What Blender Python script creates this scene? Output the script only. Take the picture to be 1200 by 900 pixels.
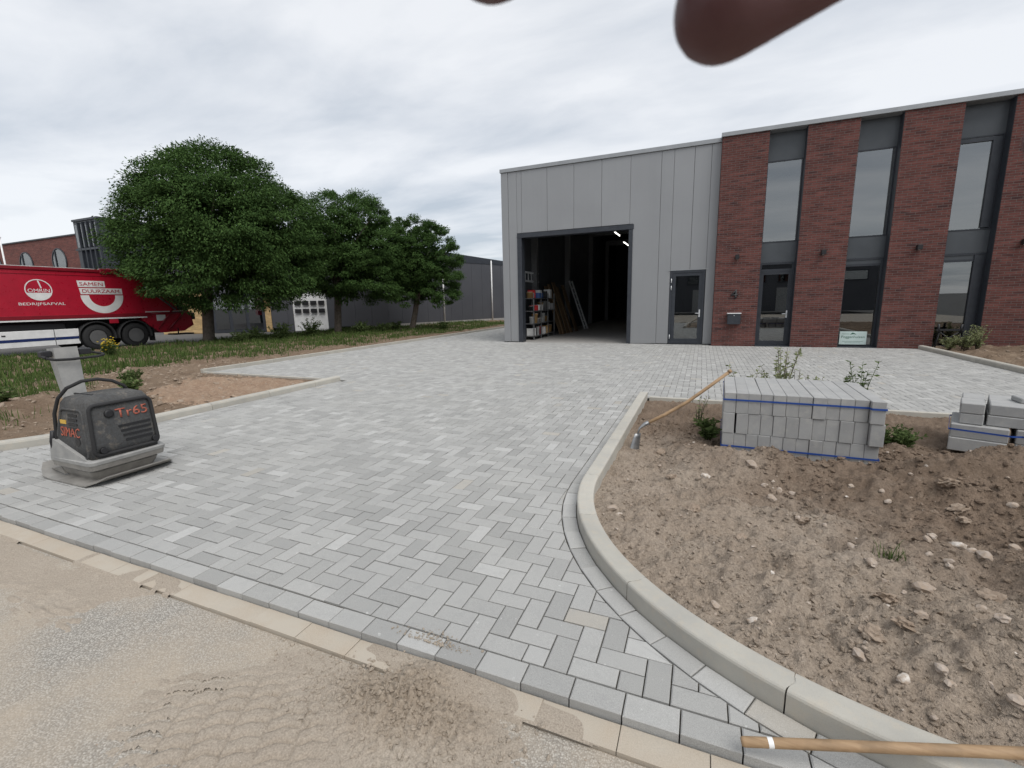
import bpy, bmesh, math, random
import numpy as np
from mathutils import Vector, Matrix
random.seed(7); rng = np.random.default_rng(7)
for o in list(bpy.data.objects): bpy.data.objects.remove(o)
S = bpy.context.scene; COL = S.collection
PI = math.pi

# ------------------------------------------------------------------ camera
FPX, YAW, PITCH, ROLL, CAMH = 529.6, -.3964, .1786, -.0221, 1.5
_f = np.array([math.sin(YAW)*math.cos(PITCH), math.cos(YAW)*math.cos(PITCH), -math.sin(PITCH)])
_r = np.array([math.cos(YAW), -math.sin(YAW), 0.]); _u = np.cross(_r, _f)
CR = math.cos(ROLL)*_r + math.sin(ROLL)*_u; CU = -math.sin(ROLL)*_r + math.cos(ROLL)*_u; CF = _f
cd = bpy.data.cameras.new('camera'); cam = bpy.data.objects.new('camera', cd); COL.objects.link(cam)
cd.sensor_width = 36; cd.lens = FPX/1200*36; cd.clip_start = .005; cd.clip_end = 4000
cam.matrix_world = Matrix(((CR[0], CU[0], -CF[0], 0), (CR[1], CU[1], -CF[1], 0), (CR[2], CU[2], -CF[2], CAMH), (0, 0, 0, 1)))
cd.dof.use_dof = True; cd.dof.focus_distance = 6; cd.dof.aperture_fstop = 20
S.camera = cam

# ------------------------------------------------------------------ world, sun, exposure
SUN_EL, SUN_AZ = math.radians(56), math.radians(125)      # azimuth measured from +Y towards +X
w = bpy.data.worlds.new('World'); S.world = w; w.use_nodes = True
nt = w.node_tree; N = nt.nodes; L = nt.links
bg = N['Background']
tc = N.new('ShaderNodeTexCoord'); sep = N.new('ShaderNodeSeparateXYZ'); L.new(tc.outputs['Generated'], sep.inputs[0])
def wm(op, a, b=None):
    n = N.new('ShaderNodeMath'); n.operation = op
    for i, v in enumerate((a, b)):
        if v is None: continue
        if isinstance(v, (int, float)): n.inputs[i].default_value = v
        else: L.new(v, n.inputs[i])
    return n.outputs[0]
zz = wm('ADD', wm('MAXIMUM', sep.outputs[2], 0.0), .10)
cx = wm('DIVIDE', sep.outputs[0], zz); cy = wm('DIVIDE', sep.outputs[1], zz)
cmb = N.new('ShaderNodeCombineXYZ'); L.new(cx, cmb.inputs[0]); L.new(cy, cmb.inputs[1])
mp = N.new('ShaderNodeMapping'); mp.inputs['Rotation'].default_value = (0, 0, .55); mp.inputs['Scale'].default_value = (.55, 1.0, 1); L.new(cmb.outputs[0], mp.inputs[0])
def wnoise(scale, detail, rough, dist, off=0):
    m2 = N.new('ShaderNodeMapping'); m2.inputs['Location'].default_value = (off, off*.7, off*.3); L.new(mp.outputs[0], m2.inputs[0])
    n = N.new('ShaderNodeTexNoise'); n.inputs['Scale'].default_value = scale; n.inputs['Detail'].default_value = detail
    n.inputs['Roughness'].default_value = rough; n.inputs['Distortion'].default_value = dist; L.new(m2.outputs[0], n.inputs['Vector']); return n.outputs['Fac']
n1 = wnoise(.55, 9, .52, .3, 3.1); n2 = wnoise(1.9, 8, .55, .25, 8.3)
cl = wm('ADD', wm('MULTIPLY', n1, .58), wm('MULTIPLY', n2, .42))
rp = N.new('ShaderNodeValToRGB'); L.new(cl, rp.inputs[0])
e = rp.color_ramp.elements; e[0].position = .385; e[0].color = (.40, .44, .49, 1); e[1].position = .585; e[1].color = (.68, .692, .71, 1)
k = rp.color_ramp.elements.new(.48); k.color = (.54, .565, .60, 1)
sky = N.new('ShaderNodeTexSky'); sky.sky_type = 'NISHITA'; sky.sun_disc = False; sky.sun_elevation = SUN_EL; sky.sun_rotation = SUN_AZ
sm = N.new('ShaderNodeVectorMath'); sm.operation = 'SCALE'; sm.inputs['Scale'].default_value = .09; L.new(sky.outputs[0], sm.inputs[0])
mx = N.new('ShaderNodeMix'); mx.data_type = 'RGBA'; mx.inputs[0].default_value = .86
L.new(sm.outputs[0], mx.inputs[6]); L.new(rp.outputs[0], mx.inputs[7]); L.new(mx.outputs[2], bg.inputs[0]); bg.inputs[1].default_value = .84
sl = bpy.data.lights.new('sun', 'SUN'); sl.energy = 1.5; sl.angle = math.radians(45); sl.color = (1, .97, .93)
sun = bpy.data.objects.new('sun', sl); COL.objects.link(sun)
sd = Vector((math.sin(SUN_AZ)*math.cos(SUN_EL), math.cos(SUN_AZ)*math.cos(SUN_EL), math.sin(SUN_EL)))
sun.rotation_euler = sd.to_track_quat('Z', 'Y').to_euler(); sun.location = (0, 0, 30)
S.view_settings.view_transform = 'Standard'; S.view_settings.look = 'None'; S.view_settings.exposure = .76; S.view_settings.gamma = 1

# ------------------------------------------------------------------ helpers
def ray(x, y):                      # photograph pixel -> direction, used to read sizes off the photo
    return CR*(x-600)/FPX - CU*(y-450)/FPX + CF
def gnd(x, y, z=0.):
    d = ray(x, y); return np.array([0, 0, CAMH]) + d*((z-CAMH)/d[2])
def project(P):
    P = np.asarray(P, float) - np.array([0, 0, CAMH]); z = P@CF
    return 600 + FPX*(P@CR)/z, 450 - FPX*(P@CU)/z, z

class MB:
    def __init__(s): s.v = []; s.f = []; s.sm = []
    def add(s, vs, fs, smooth=False):
        b = len(s.v); s.v += [tuple(map(float, q)) for q in vs]; s.f += [tuple(b+i for i in q) for q in fs]; s.sm += [smooth]*len(fs); return s
    def box(s, x0, x1, y0, y1, z0, z1, c=0.):
        if c <= 0:
            s.add([(x, y, z) for z in (z0, z1) for y in (y0, y1) for x in (x0, x1)], [(0, 2, 3, 1), (4, 5, 7, 6), (0, 1, 5, 4), (2, 6, 7, 3), (0, 4, 6, 2), (1, 3, 7, 5)])
        else:
            vs = []; idx = {}
            X, Y, Z = (x0, x1), (y0, y1), (z0, z1)
            for i in (0, 1):
                for j in (0, 1):
                    for k in (0, 1):
                        sx, sy, sz = (1-2*i)*c, (1-2*j)*c, (1-2*k)*c
                        for a in range(3):
                            p = [X[i]+sx, Y[j]+sy, Z[k]+sz]; p[a] = (X[i], Y[j], Z[k])[a]
                            idx[i, j, k, a] = len(vs); vs.append(p)
            fs = []
            for a in range(3):
                b_, c_ = (a+1) % 3, (a+2) % 3
                for s_ in (0, 1):
                    q = []
                    for m, n in ((0, 0), (1, 0), (1, 1), (0, 1)):
                        t = [0, 0, 0]; t[a] = s_; t[b_] = m; t[c_] = n; q.append(idx[tuple(t)+(a,)])
                    fs.append(q if s_ else q[::-1])
                for m in (0, 1):
                    for n in (0, 1):
                        t0 = [0, 0, 0]; t0[b_] = m; t0[c_] = n; t1 = list(t0); t1[a] = 1
                        q = [idx[tuple(t0)+(b_,)], idx[tuple(t1)+(b_,)], idx[tuple(t1)+(c_,)], idx[tuple(t0)+(c_,)]]
                        fs.append(q if (m == n) else q[::-1])
            for i in (0, 1):
                for j in (0, 1):
                    for k in (0, 1):
                        q = [idx[i, j, k, 0], idx[i, j, k, 1], idx[i, j, k, 2]]
                        fs.append(q if (i+j+k) % 2 else q[::-1])
            s.add(vs, fs)
        return s
    def tube(s, pts, rad, n=8, caps=True, closed=False, smooth=True):
        pts = [Vector(p) for p in pts]; m = len(pts)
        rads = rad if isinstance(rad, (list, tuple)) else [rad]*m
        vs = []; up = None
        for i, p in enumerate(pts):
            if closed: t = pts[(i+1) % m]-pts[i-1]
            else: t = pts[min(i+1, m-1)]-pts[max(i-1, 0)]
            t.normalize()
            if up is None:
                a = Vector((0, 0, 1)) if abs(t.z) < .9 else Vector((1, 0, 0)); up = (a-t*a.dot(t)).normalized()
            else: up = (up-t*up.dot(t)).normalized()
            sd_ = t.cross(up)
            for k in range(n):
                an = 2*PI*k/n; vs.append(p+(up*math.cos(an)+sd_*math.sin(an))*rads[i])
        fs = []
        for i in range(m if closed else m-1):
            j = (i+1) % m
            for k in range(n): fs.append((i*n+k, i*n+(k+1) % n, j*n+(k+1) % n, j*n+k))
        if caps and not closed: s.add(vs, fs, smooth); b = len(s.v)-len(vs); s.f += [tuple(b+k for k in range(n))[::-1], tuple(b+(m-1)*n+k for k in range(n))]; s.sm += [False]*2
        else: s.add(vs, fs, smooth)
        return s
    def prism(s, poly, fn, d0, d1):            # poly in 2D; fn(u,v,d)->xyz
        n = len(poly); s.add([fn(a, b, d0) for a, b in poly]+[fn(a, b, d1) for a, b in poly],
            [tuple(range(n))[::-1], tuple(range(n, 2*n))]+[(i, (i+1) % n, n+(i+1) % n, n+i) for i in range(n)]); return s
    def lathe(s, prof, c, axis='x', n=24, smooth=True):  # prof: (r, a)
        vs = []
        for r_, a in prof:
            for k in range(n):
                t = 2*PI*k/n; p, q = r_*math.cos(t), r_*math.sin(t)
                vs.append({'x': (c[0]+a, c[1]+p, c[2]+q), 'y': (c[0]+p, c[1]+a, c[2]+q), 'z': (c[0]+p, c[1]+q, c[2]+a)}[axis])
        fs = [(i*n+k, i*n+(k+1) % n, (i+1)*n+(k+1) % n, (i+1)*n+k) for i in range(len(prof)-1) for k in range(n)]
        s.add(vs, fs, smooth); b = len(s.v)-len(vs)
        s.f += [tuple(b+k for k in range(n)), tuple(b+(len(prof)-1)*n+k for k in range(n))]; s.sm += [False]*2; return s
    def mesh(s, name, off=(0, 0, 0)):
        me = bpy.data.meshes.new(name); off = np.array(off)
        me.from_pydata([tuple(np.array(q)-off) for q in s.v] if np.any(off) else s.v, [], s.f)
        me.polygons.foreach_set('use_smooth', s.sm); me.validate(); me.update()
        bm = bmesh.new(); bm.from_mesh(me); bmesh.ops.recalc_face_normals(bm, faces=bm.faces); bm.to_mesh(me); bm.free()
        return me
    def base(s):
        a = np.array(s.v); lo, hi = a.min(0), a.max(0); return ((lo[0]+hi[0])/2, (lo[1]+hi[1])/2, lo[2])
def tag(o, label=None, cat=None, group=None, kind=None):
    if label: o['label'] = label
    if cat: o['category'] = cat
    if group: o['group'] = group
    if kind: o['kind'] = kind
    return o
def root_loc(p):
    while p.parent: p = p.parent
    return np.array(p.location)
def obj(name, mb, mat, parent=None, label=None, cat=None, group=None, kind=None, loc=None):
    """mb in world coordinates; a child keeps its root's origin, a top-level object gets its own at the base"""
    off = root_loc(parent) if parent else np.array(loc if loc is not None else mb.base())
    me = mb.mesh(name, off); me.materials.append(mat)
    o = bpy.data.objects.new(name, me); COL.objects.link(o)
    if parent: o.parent = parent
    else: o.location = off
    return tag(o, label, cat, group, kind)
def link(name, me, loc=(0, 0, 0), rot=(0, 0, 0), parent=None, scale=None, **kw):
    o = bpy.data.objects.new(name, me); COL.objects.link(o); o.location = loc; o.rotation_euler = rot
    if parent: o.parent = parent
    if scale: o.scale = scale
    return tag(o, **kw)
def empty(name, loc, label, cat, group=None, rz=0):
    o = bpy.data.objects.new(name, None); COL.objects.link(o); o.location = loc; o.rotation_euler[2] = rz; o.empty_display_size = .1
    bpy.context.view_layer.update(); return tag(o, label, cat, group)
def raw(name, V, F, mat, smooth=False, parent=None, **kw):     # numpy arrays, fast path
    me = bpy.data.meshes.new(name); V = np.asarray(V, np.float32); F = np.asarray(F, np.int32); k = F.shape[1]
    me.vertices.add(len(V)); me.vertices.foreach_set('co', V.ravel()); me.loops.add(F.size); me.loops.foreach_set('vertex_index', F.ravel())
    me.polygons.add(len(F)); me.polygons.foreach_set('loop_start', np.arange(0, F.size, k, dtype=np.int32)); me.polygons.foreach_set('loop_total', np.full(len(F), k, np.int32))
    me.polygons.foreach_set('use_smooth', np.full(len(F), smooth)); me.update(calc_edges=True); me.materials.append(mat)
    o = bpy.data.objects.new(name, me); COL.objects.link(o)
    if parent: o.parent = parent
    return tag(o, **kw)
def text(name, body, mat, M, width=None, height=None, parent=None, depth=.004, bold=0.0, **kw):
    cu = bpy.data.curves.new(name, 'FONT'); cu.body = body; cu.size = 1; cu.extrude = 0; cu.offset = bold; cu.resolution_u = 3
    t = bpy.data.objects.new(name, cu); COL.objects.link(t); bpy.context.view_layer.update()
    me = bpy.data.meshes.new_from_object(t.evaluated_get(bpy.context.evaluated_depsgraph_get())); bpy.data.objects.remove(t); bpy.data.curves.remove(cu)
    a = np.array([q.co[:] for q in me.vertices]); lo, hi = a.min(0), a.max(0); sx = (width or 1)/(hi[0]-lo[0]); sy = (height/(hi[1]-lo[1])) if height else sx
    bm = bmesh.new(); bm.from_mesh(me)
    ex = bmesh.ops.extrude_face_region(bm, geom=list(bm.faces)); 
    for q in ex['geom']:
        if isinstance(q, bmesh.types.BMVert): q.co.z += 1
    bmesh.ops.recalc_face_normals(bm, faces=bm.faces)
    for q in bm.verts: q.co = M @ Vector(((q.co.x-lo[0])*sx, (q.co.y-lo[1])*sy, q.co.z*depth))
    if parent:
        off = Vector(root_loc(parent))
        for q in bm.verts: q.co -= off
    bm.to_mesh(me); bm.free(); me.materials.clear(); me.materials.append(mat)
    o = bpy.data.objects.new(name, me); COL.objects.link(o)
    if parent: o.parent = parent
    return tag(o, **kw)
def frame(o, ux, uy):
    ux, uy = Vector(ux), Vector(uy); uz = ux.cross(uy); m = Matrix.Identity(4)
    for i in range(3): m[i][0] = ux[i]; m[i][1] = uy[i]; m[i][2] = uz[i]; m[i][3] = o[i]
    return m
# value noise in numpy
def vnoise(x, y, seed=0):
    xi = np.floor(x).astype(np.int64); yi = np.floor(y).astype(np.int64); fx = x-xi; fy = y-yi
    fx = fx*fx*(3-2*fx); fy = fy*fy*(3-2*fy)
    def h(a, b):
        n = (a*374761393 + b*668265263 + seed*1442695041) & 0xffffffff
        n = ((n ^ (n >> 13))*1274126177) & 0xffffffff; n = n ^ (n >> 16); return (n & 0xffff)/65535.
    return (h(xi, yi)*(1-fx)+h(xi+1, yi)*fx)*(1-fy)+(h(xi, yi+1)*(1-fx)+h(xi+1, yi+1)*fx)*fy
def fbm(x, y, sc, octs=4, seed=0, gain=.5):
    r_ = 0; a = 1; t = 0
    for i in range(octs): r_ = r_+a*(vnoise(x*sc, y*sc, seed+i*17)-.5); t += a; a *= gain; sc *= 2.03
    return r_/t*2
def smooth(a, b, x): t = np.clip((x-a)/(b-a), 0, 1); return t*t*(3-2*t)
def bump2(x, y, cx_, cy_, sx, sy): return np.exp(-((x-cx_)/sx)**2-((y-cy_)/sy)**2)

# ------------------------------------------------------------------ materials
class NT:
    def __init__(s, name):
        s.m = bpy.data.materials.new(name); s.m.use_nodes = True; s.t = s.m.node_tree; s.N = s.t.nodes; s.L = s.t.links; s.b = s.N['Principled BSDF']
        s.out = s.N['Material Output']
    def n(s, typ, **kw):
        q = s.N.new('ShaderNode'+typ)
        for k_, v in kw.items(): setattr(q, k_, v)
        return q
    def set(s, sock, v):
        if isinstance(v, bpy.types.NodeSocket): s.L.new(v, sock)
        else: sock.default_value = v
    def math(s, op, a, b=0.):
        q = s.n('Math', operation=op); s.set(q.inputs[0], a); s.set(q.inputs[1], b); return q.outputs[0]
    def mix(s, f, a, b, blend='MIX'):
        q = s.n('Mix', data_type='RGBA', blend_type=blend); s.set(q.inputs[0], f); s.set(q.inputs[6], a if not isinstance(a, tuple) else (*a[:3], 1)); s.set(q.inputs[7], b if not isinstance(b, tuple) else (*b[:3], 1)); return q.outputs[2]
    def noise(s, vec, scale, detail=4, rough=.55, dist=0):
        q = s.n('TexNoise'); s.set(q.inputs['Scale'], scale); s.set(q.inputs['Detail'], detail); s.set(q.inputs['Roughness'], rough); s.set(q.inputs['Distortion'], dist)
        if vec: s.L.new(vec, q.inputs['Vector'])
        return q.outputs['Fac']
    def ramp(s, f, a, b):
        q = s.n('MapRange'); s.set(q.inputs['Value'], f); q.inputs['From Min'].default_value = a; q.inputs['From Max'].default_value = b; return q.outputs[0]
    def pos(s): return s.n('NewGeometry').outputs['Position']
    def ocs(s): return s.n('TexCoord').outputs['Object']
    def bump(s, h, strength=.3, dist=.01):
        q = s.n('Bump'); q.inputs['Strength'].default_value = strength; q.inputs['Distance'].default_value = dist; s.L.new(h, q.inputs['Height']); s.L.new(q.outputs[0], s.b.inputs['Normal'])
    def fin(s, col, rough=.7, metal=0., spec=.4):
        s.set(s.b.inputs['Base Color'], col if not isinstance(col, tuple) else (*col[:3], 1)); s.set(s.b.inputs['Roughness'], rough); s.set(s.b.inputs['Metallic'], metal); s.b.inputs['Specular IOR Level'].default_value = spec; return s.m
def pm(name, a, b=None, sc=8., rough=.7, bump=.15, bsc=None, metal=0., spec=.4, var=0., dist=.004):
    q = NT(name); v = q.ocs(); b = b or tuple(x*.8 for x in a)
    c = q.mix(q.ramp(q.noise(v, sc, 6), .32, .68), a, b)
    if var:
        rn = q.n('ObjectInfo').outputs['Random']; c = q.mix(1., c, q.mix(rn, (1-var,)*3, (1+var,)*3), 'MULTIPLY')
    if bump: q.bump(q.noise(v, bsc or sc*8, 5), bump, dist)
    return q.fin(c, q.math('ADD', q.math('MULTIPLY', q.noise(v, sc*2.3, 3), .2), rough-.1), metal, spec)
def islrand(q):
    g = q.n('NewGeometry').outputs['Random Per Island']; o = q.n('ObjectInfo').outputs['Random']
    return q.math('FRACT', q.math('ADD', g, o))

def mat_paver():
    q = NT('concrete_paver'); p = q.pos(); r_ = islrand(q); r2 = q.math('FRACT', q.math('MULTIPLY', r_, 37.7))
    c = q.mix(r_, (.275, .271, .26), (.42, .414, .397))
    c = q.mix(q.ramp(r2, .92, .97), c, (.49, .485, .468))                       # a few newer, paler ones
    r3 = q.math('FRACT', q.math('MULTIPLY', r_, 91.3))
    c = q.mix(q.math('MULTIPLY', q.ramp(r3, .984, .99), .45), c, (.46, .39, .29))      # and some yellowed ones
    c = q.mix(q.math('MULTIPLY', q.ramp(q.noise(p, 1.1, 5), .45, .75), .4), c, (.41, .40, .37))   # blown sand
    c = q.mix(q.ramp(q.noise(p, 420, 2), .35, .75), q.mix(.35, c, (.16, .16, .155)), q.mix(.4, c, (.55, .55, .53)))
    c = q.mix(q.math('MULTIPLY', q.ramp(q.noise(p, 13, 6), .52, .75), .35), c, (.28, .28, .275))
    c = q.mix(q.math('MULTIPLY', q.ramp(q.noise(p, 31, 3, .5), .70, .76), .55), c, (.62, .62, .6))
    h = q.math('ADD', q.noise(p, 300, 3), q.math('MULTIPLY', q.noise(p, 40, 3), .6)); q.bump(h, .5, .004)
    return q.fin(c, .88, 0, .25)
M = {}
M['paver'] = mat_paver()
def mat_stuff(name, cols, sc, fine, rough=.95, bumps=.6, bd=.01, coords='pos'):
    q = NT(name); p = q.pos() if coords == 'pos' else q.ocs()
    c = q.mix(q.ramp(q.noise(p, sc, 6, .6), .3, .7), cols[0], cols[1])
    c = q.mix(q.math('MULTIPLY', q.ramp(q.noise(p, sc*3.7, 5, .65), .5, .72), .8), c, cols[2])
    c = q.mix(q.ramp(q.noise(p, fine, 3, .6), .3, .75), q.mix(.3, c, (.02, .015, .01)), c)
    q.bump(q.math('ADD', q.noise(p, fine*.6, 4, .7), q.math('MULTIPLY', q.noise(p, fine*2, 2), .5)), bumps, bd)
    return q.fin(c, rough, 0, .15)
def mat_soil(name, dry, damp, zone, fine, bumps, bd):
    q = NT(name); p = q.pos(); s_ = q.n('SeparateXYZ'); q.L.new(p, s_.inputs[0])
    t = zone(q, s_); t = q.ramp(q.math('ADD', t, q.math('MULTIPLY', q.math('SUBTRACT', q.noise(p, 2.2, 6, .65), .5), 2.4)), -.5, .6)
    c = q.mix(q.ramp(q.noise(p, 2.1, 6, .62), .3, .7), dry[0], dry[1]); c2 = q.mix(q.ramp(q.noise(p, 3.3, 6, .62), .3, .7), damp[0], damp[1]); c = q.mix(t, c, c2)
    c = q.mix(q.math('MULTIPLY', q.ramp(q.noise(p, 11, 5, .7), .55, .75), .6), c, q.mix(.5, c, (.50, .42, .33)))
    c = q.mix(q.ramp(q.noise(p, fine, 3, .6), .3, .72), q.mix(.42, c, (.03, .022, .015)), c)
    q.bump(q.math('ADD', q.noise(p, fine*.5, 5, .75), q.math('MULTIPLY', q.noise(p, fine*2, 2), .5)), bumps, bd); return q.fin(c, .95, 0, .12)
M['soil'] = mat_soil('dug_soil', ((.45, .375, .303), (.36, .29, .226)), ((.27, .203, .152), (.20, .147, .108)), lambda q, s_: q.math('ADD', q.math('MULTIPLY', q.math('SUBTRACT', s_.outputs[0], .95), .9), q.math('MULTIPLY', q.math('SUBTRACT', s_.outputs[1], 3.4), .75)), 75, .9, .016)  # second colour: damp soil, with shade of the ridge slopes painted in
M['left_soil'] = mat_stuff('verge_soil', ((.25, .185, .132), (.165, .115, .079), (.33, .255, .185)), 1.1, 40, bumps=.8, bd=.03)
M['clod'] = mat_stuff('soil_clod', ((.37, .295, .23), (.275, .21, .157), (.43, .35, .28)), 6, 120, bumps=.5)
M['bedding'] = mat_stuff('joint_sand', ((.12, .11, .095), (.09, .083, .072), (.16, .145, .12)), 4, 200)
M['redgravel'] = mat_stuff('red_gravel', ((.36, .26, .185), (.29, .195, .135), (.46, .36, .27)), 5, 60, bumps=.8, bd=.02)
def mat_stone():
    q = NT('field_stone'); p = q.pos(); r_ = islrand(q)
    c = q.mix(r_, (.33, .275, .23), (.44, .385, .335)); c = q.mix(q.ramp(q.math('FRACT', q.math('MULTIPLY', r_, 17.3)), .88, .92), c, (.58, .54, .49))
    c = q.mix(q.ramp(q.noise(p, 45, 5, .65), .38, .62), c, (.335, .265, .205)); q.bump(q.noise(p, 150, 3), .4, .004); return q.fin(c, .9, 0, .2)
M['stone'] = mat_stone()
def mat_asphalt():
    q = NT('sanded_asphalt'); p = q.pos()
    v = q.n('TexVoronoi'); v.inputs['Scale'].default_value = 150; q.L.new(p, v.inputs['Vector'])
    sp = q.n('SeparateColor'); q.L.new(v.outputs['Color'], sp.inputs[0])
    c = q.mix(sp.outputs[0], (.24, .225, .20), (.50, .47, .42))
    c = q.mix(q.ramp(v.outputs['Distance'], .35, .75), c, (.21, .19, .165))
    sand = q.ramp(q.math('ADD', q.noise(p, 1.5, 6, .6), q.math('MULTIPLY', q.noise(p, 60, 3), .16)), .46, .78)
    c = q.mix(q.math('MULTIPLY', sand, .9), c, q.mix(q.noise(p, 160, 2), (.44, .37, .29), (.34, .285, .22)))
    q.bump(q.math('SUBTRACT', 1., v.outputs['Distance']), .5, .004); return q.fin(c, .9, 0, .2)
M['asphalt'] = mat_asphalt()
M['road'] = mat_stuff('far_asphalt', ((.15, .148, .145), (.12, .118, .115), (.18, .175, .165)), .6, 30, bumps=.2)
def sandzone(q, s_):
    dx = q.math('MULTIPLY', q.math('ADD', s_.outputs[0], .98), 3.2); dy = q.math('MULTIPLY', q.math('SUBTRACT', s_.outputs[1], 1.24), 5.2)
    return q.math('SUBTRACT', .75, q.math('ADD', q.math('MULTIPLY', dx, dx), q.math('MULTIPLY', dy, dy)))
M['sand'] = mat_soil('wheel_sand', ((.46, .40, .33), (.395, .335, .27)), ((.40, .335, .265), (.345, .28, .215)), sandzone, 150, .6, .006)
def mat_slab():
    q = NT('sandy_slab'); p = q.pos(); r_ = islrand(q)
    c = q.mix(r_, (.36, .322, .27), (.41, .375, .32)); c = q.mix(q.ramp(q.noise(p, 7, 5), .4, .7), c, (.36, .30, .235)); c = q.mix(q.ramp(q.noise(p, 260, 2), .3, .8), c, (.45, .395, .32))
    q.bump(q.noise(p, 180, 4), .3, .003); return q.fin(c, .92, 0, .2)
M['slab'] = mat_slab()
def mat_conc(name, a, b, dirt, var=.06):
    q = NT(name); p = q.pos(); r_ = q.n('ObjectInfo').outputs['Random']
    c = q.mix(q.ramp(q.noise(p, 5, 6, .6), .3, .7), a, b); c = q.mix(q.math('MULTIPLY', q.ramp(q.noise(p, 19, 5, .7), .5, .72), .55), c, dirt)
    c = q.mix(1., c, q.mix(r_, (1-var,)*3, (1+var,)*3), 'MULTIPLY'); c = q.mix(q.math('MULTIPLY', q.ramp(q.noise(p, 260, 2), .55, .8), .5), c, tuple(x*.7 for x in a))
    q.bump(q.math('ADD', q.noise(p, 240, 3), q.math('MULTIPLY', q.noise(p, 22, 4), .8)), .35, .004); return q.fin(c, .88, 0, .25)
M['kerb'] = mat_conc('kerb_concrete', (.44, .42, .37), (.37, .358, .325), (.47, .415, .335))
M['block'] = mat_conc('block_concrete', (.355, .355, .348), (.29, .29, .287), (.42, .405, .375), .05)
M['floor'] = mat_conc('hall_floor', (.33, .32, .30), (.27, .26, .25), (.38, .35, .31))
M['strap'] = pm('blue_strap', (.02, .07, .30), rough=.45, bump=0)
M['wood'] = None
def mat_wood(name, a, b, axis=0):
    q = NT(name); v = q.ocs(); mp_ = q.n('Mapping'); sc = [26, 26, 26]; sc[axis] = 1.4; mp_.inputs['Scale'].default_value = sc; q.L.new(v, mp_.inputs[0])
    g_ = q.noise(mp_.outputs[0], 4, 6, .6, .6); c = q.mix(q.ramp(g_, .35, .68), a, b); c = q.mix(q.math('MULTIPLY', q.ramp(q.noise(v, 9, 4), .52, .7), .5), c, tuple(x*.45 for x in a))
    q.bump(g_, .25, .002); return q.fin(c, .6, 0, .35)
M['wood'] = mat_wood('ash_handle', (.37, .25, .145), (.28, .18, .10))
M['plank'] = mat_wood('raw_board', (.20, .13, .07), (.14, .09, .05), 2)
M['steel'] = pm('worn_steel', (.22, .23, .24), (.32, .32, .32), 20, .45, .1, metal=.8)
def mat_clad():
    q = NT('grey_cladding'); p = q.pos(); s_ = q.n('SeparateXYZ'); q.L.new(p, s_.inputs[0])
    c = q.mix(q.ramp(q.noise(p, .5, 4), .3, .7), (.27, .274, .28), (.295, .30, .306)); r_ = q.n('ObjectInfo').outputs['Random']
    c = q.mix(1., c, q.mix(r_, (.985,)*3, (1.015,)*3), 'MULTIPLY')
    mp_ = q.n('Mapping'); mp_.inputs['Scale'].default_value = (8, 8, .25); q.L.new(p, mp_.inputs[0]); c = q.mix(q.math('MULTIPLY', q.ramp(q.noise(mp_.outputs[0], 1, 5), .5, .8), .12), c, (.2, .205, .21))
    q.bump(q.math('SINE', q.math('MULTIPLY', s_.outputs[0], 125)), .08, .002); return q.fin(c, .42, .25, .4)
M['clad'] = mat_clad()
M['trim'] = pm('aluminium_trim', (.33, .34, .35), (.28, .29, .3), 3, .4, .03, metal=.3)
M['anth'] = pm('anthracite_frame', (.038, .043, .052), (.028, .032, .04), 6, .4, .03)
M['panelgrey'] = pm('dark_spandrel', (.075, .083, .092), (.06, .067, .075), 2, .35, .02)
def mat_brick(name, a, b, d, mort, row=.0625, wd=.22):
    q = NT(name); p = q.pos(); s_ = q.n('SeparateXYZ'); q.L.new(p, s_.inputs[0]); cb = q.n('CombineXYZ'); q.L.new(q.math('ADD', s_.outputs[0], s_.outputs[1]), cb.inputs[0]); q.L.new(s_.outputs[2], cb.inputs[1])
    br = q.n('TexBrick'); q.L.new(cb.outputs[0], br.inputs['Vector']); br.inputs['Scale'].default_value = 1; br.inputs['Brick Width'].default_value = wd; br.inputs['Row Height'].default_value = row
    br.inputs['Mortar Size'].default_value = .0065; br.inputs['Mortar Smooth'].default_value = .25; br.inputs['Bias'].default_value = 0; br.offset = .5
    br.inputs['Color1'].default_value = (0, 0, 0, 1); br.inputs['Color2'].default_value = (1, 1, 1, 1); br.inputs['Mortar'].default_value = (.5, .5, .5, 1)
    sc = q.n('SeparateColor'); q.L.new(br.outputs['Color'], sc.inputs[0]); t = sc.outputs[0]
    c = q.mix(t, a, b); c = q.mix(q.ramp(t, .80, .9), c, d); c = q.mix(q.ramp(q.noise(p, 1.4, 5), .35, .7), c, q.mix(.35, c, d)); c = q.mix(q.math('MULTIPLY', q.ramp(q.noise(p, 40, 3), .3, .7), .4), c, q.mix(.5, c, (.02, .012, .012)))
    mpb = q.n('Mapping'); mpb.inputs['Scale'].default_value = (2.2, 2.2, 11); q.L.new(p, mpb.inputs[0]); c = q.mix(q.math('MULTIPLY', q.ramp(q.noise(mpb.outputs[0], 1, 5, .7), .42, .68), .75), c, tuple(x*1.55 for x in b)); c = q.mix(br.outputs['Fac'], c, mort)
    q.bump(q.math('ADD', q.math('MULTIPLY', q.math('SUBTRACT', 1., br.outputs['Fac']), 1.), q.math('MULTIPLY', t, .5)), .8, .012); return q.fin(c, .85, 0, .2)
M['brick'] = mat_brick('red_brick', (.078, .029, .026), (.135, .051, .043), (.057, .027, .027), (.13, .108, .098))
M['brick2'] = mat_brick('far_red_brick', (.15, .048, .042), (.21, .075, .06), (.11, .045, .042), (.2, .17, .15))
M['ybrick'] = mat_brick('yellow_brick', (.46, .30, .12), (.52, .36, .17), (.4, .26, .12), (.4, .33, .24))
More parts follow.
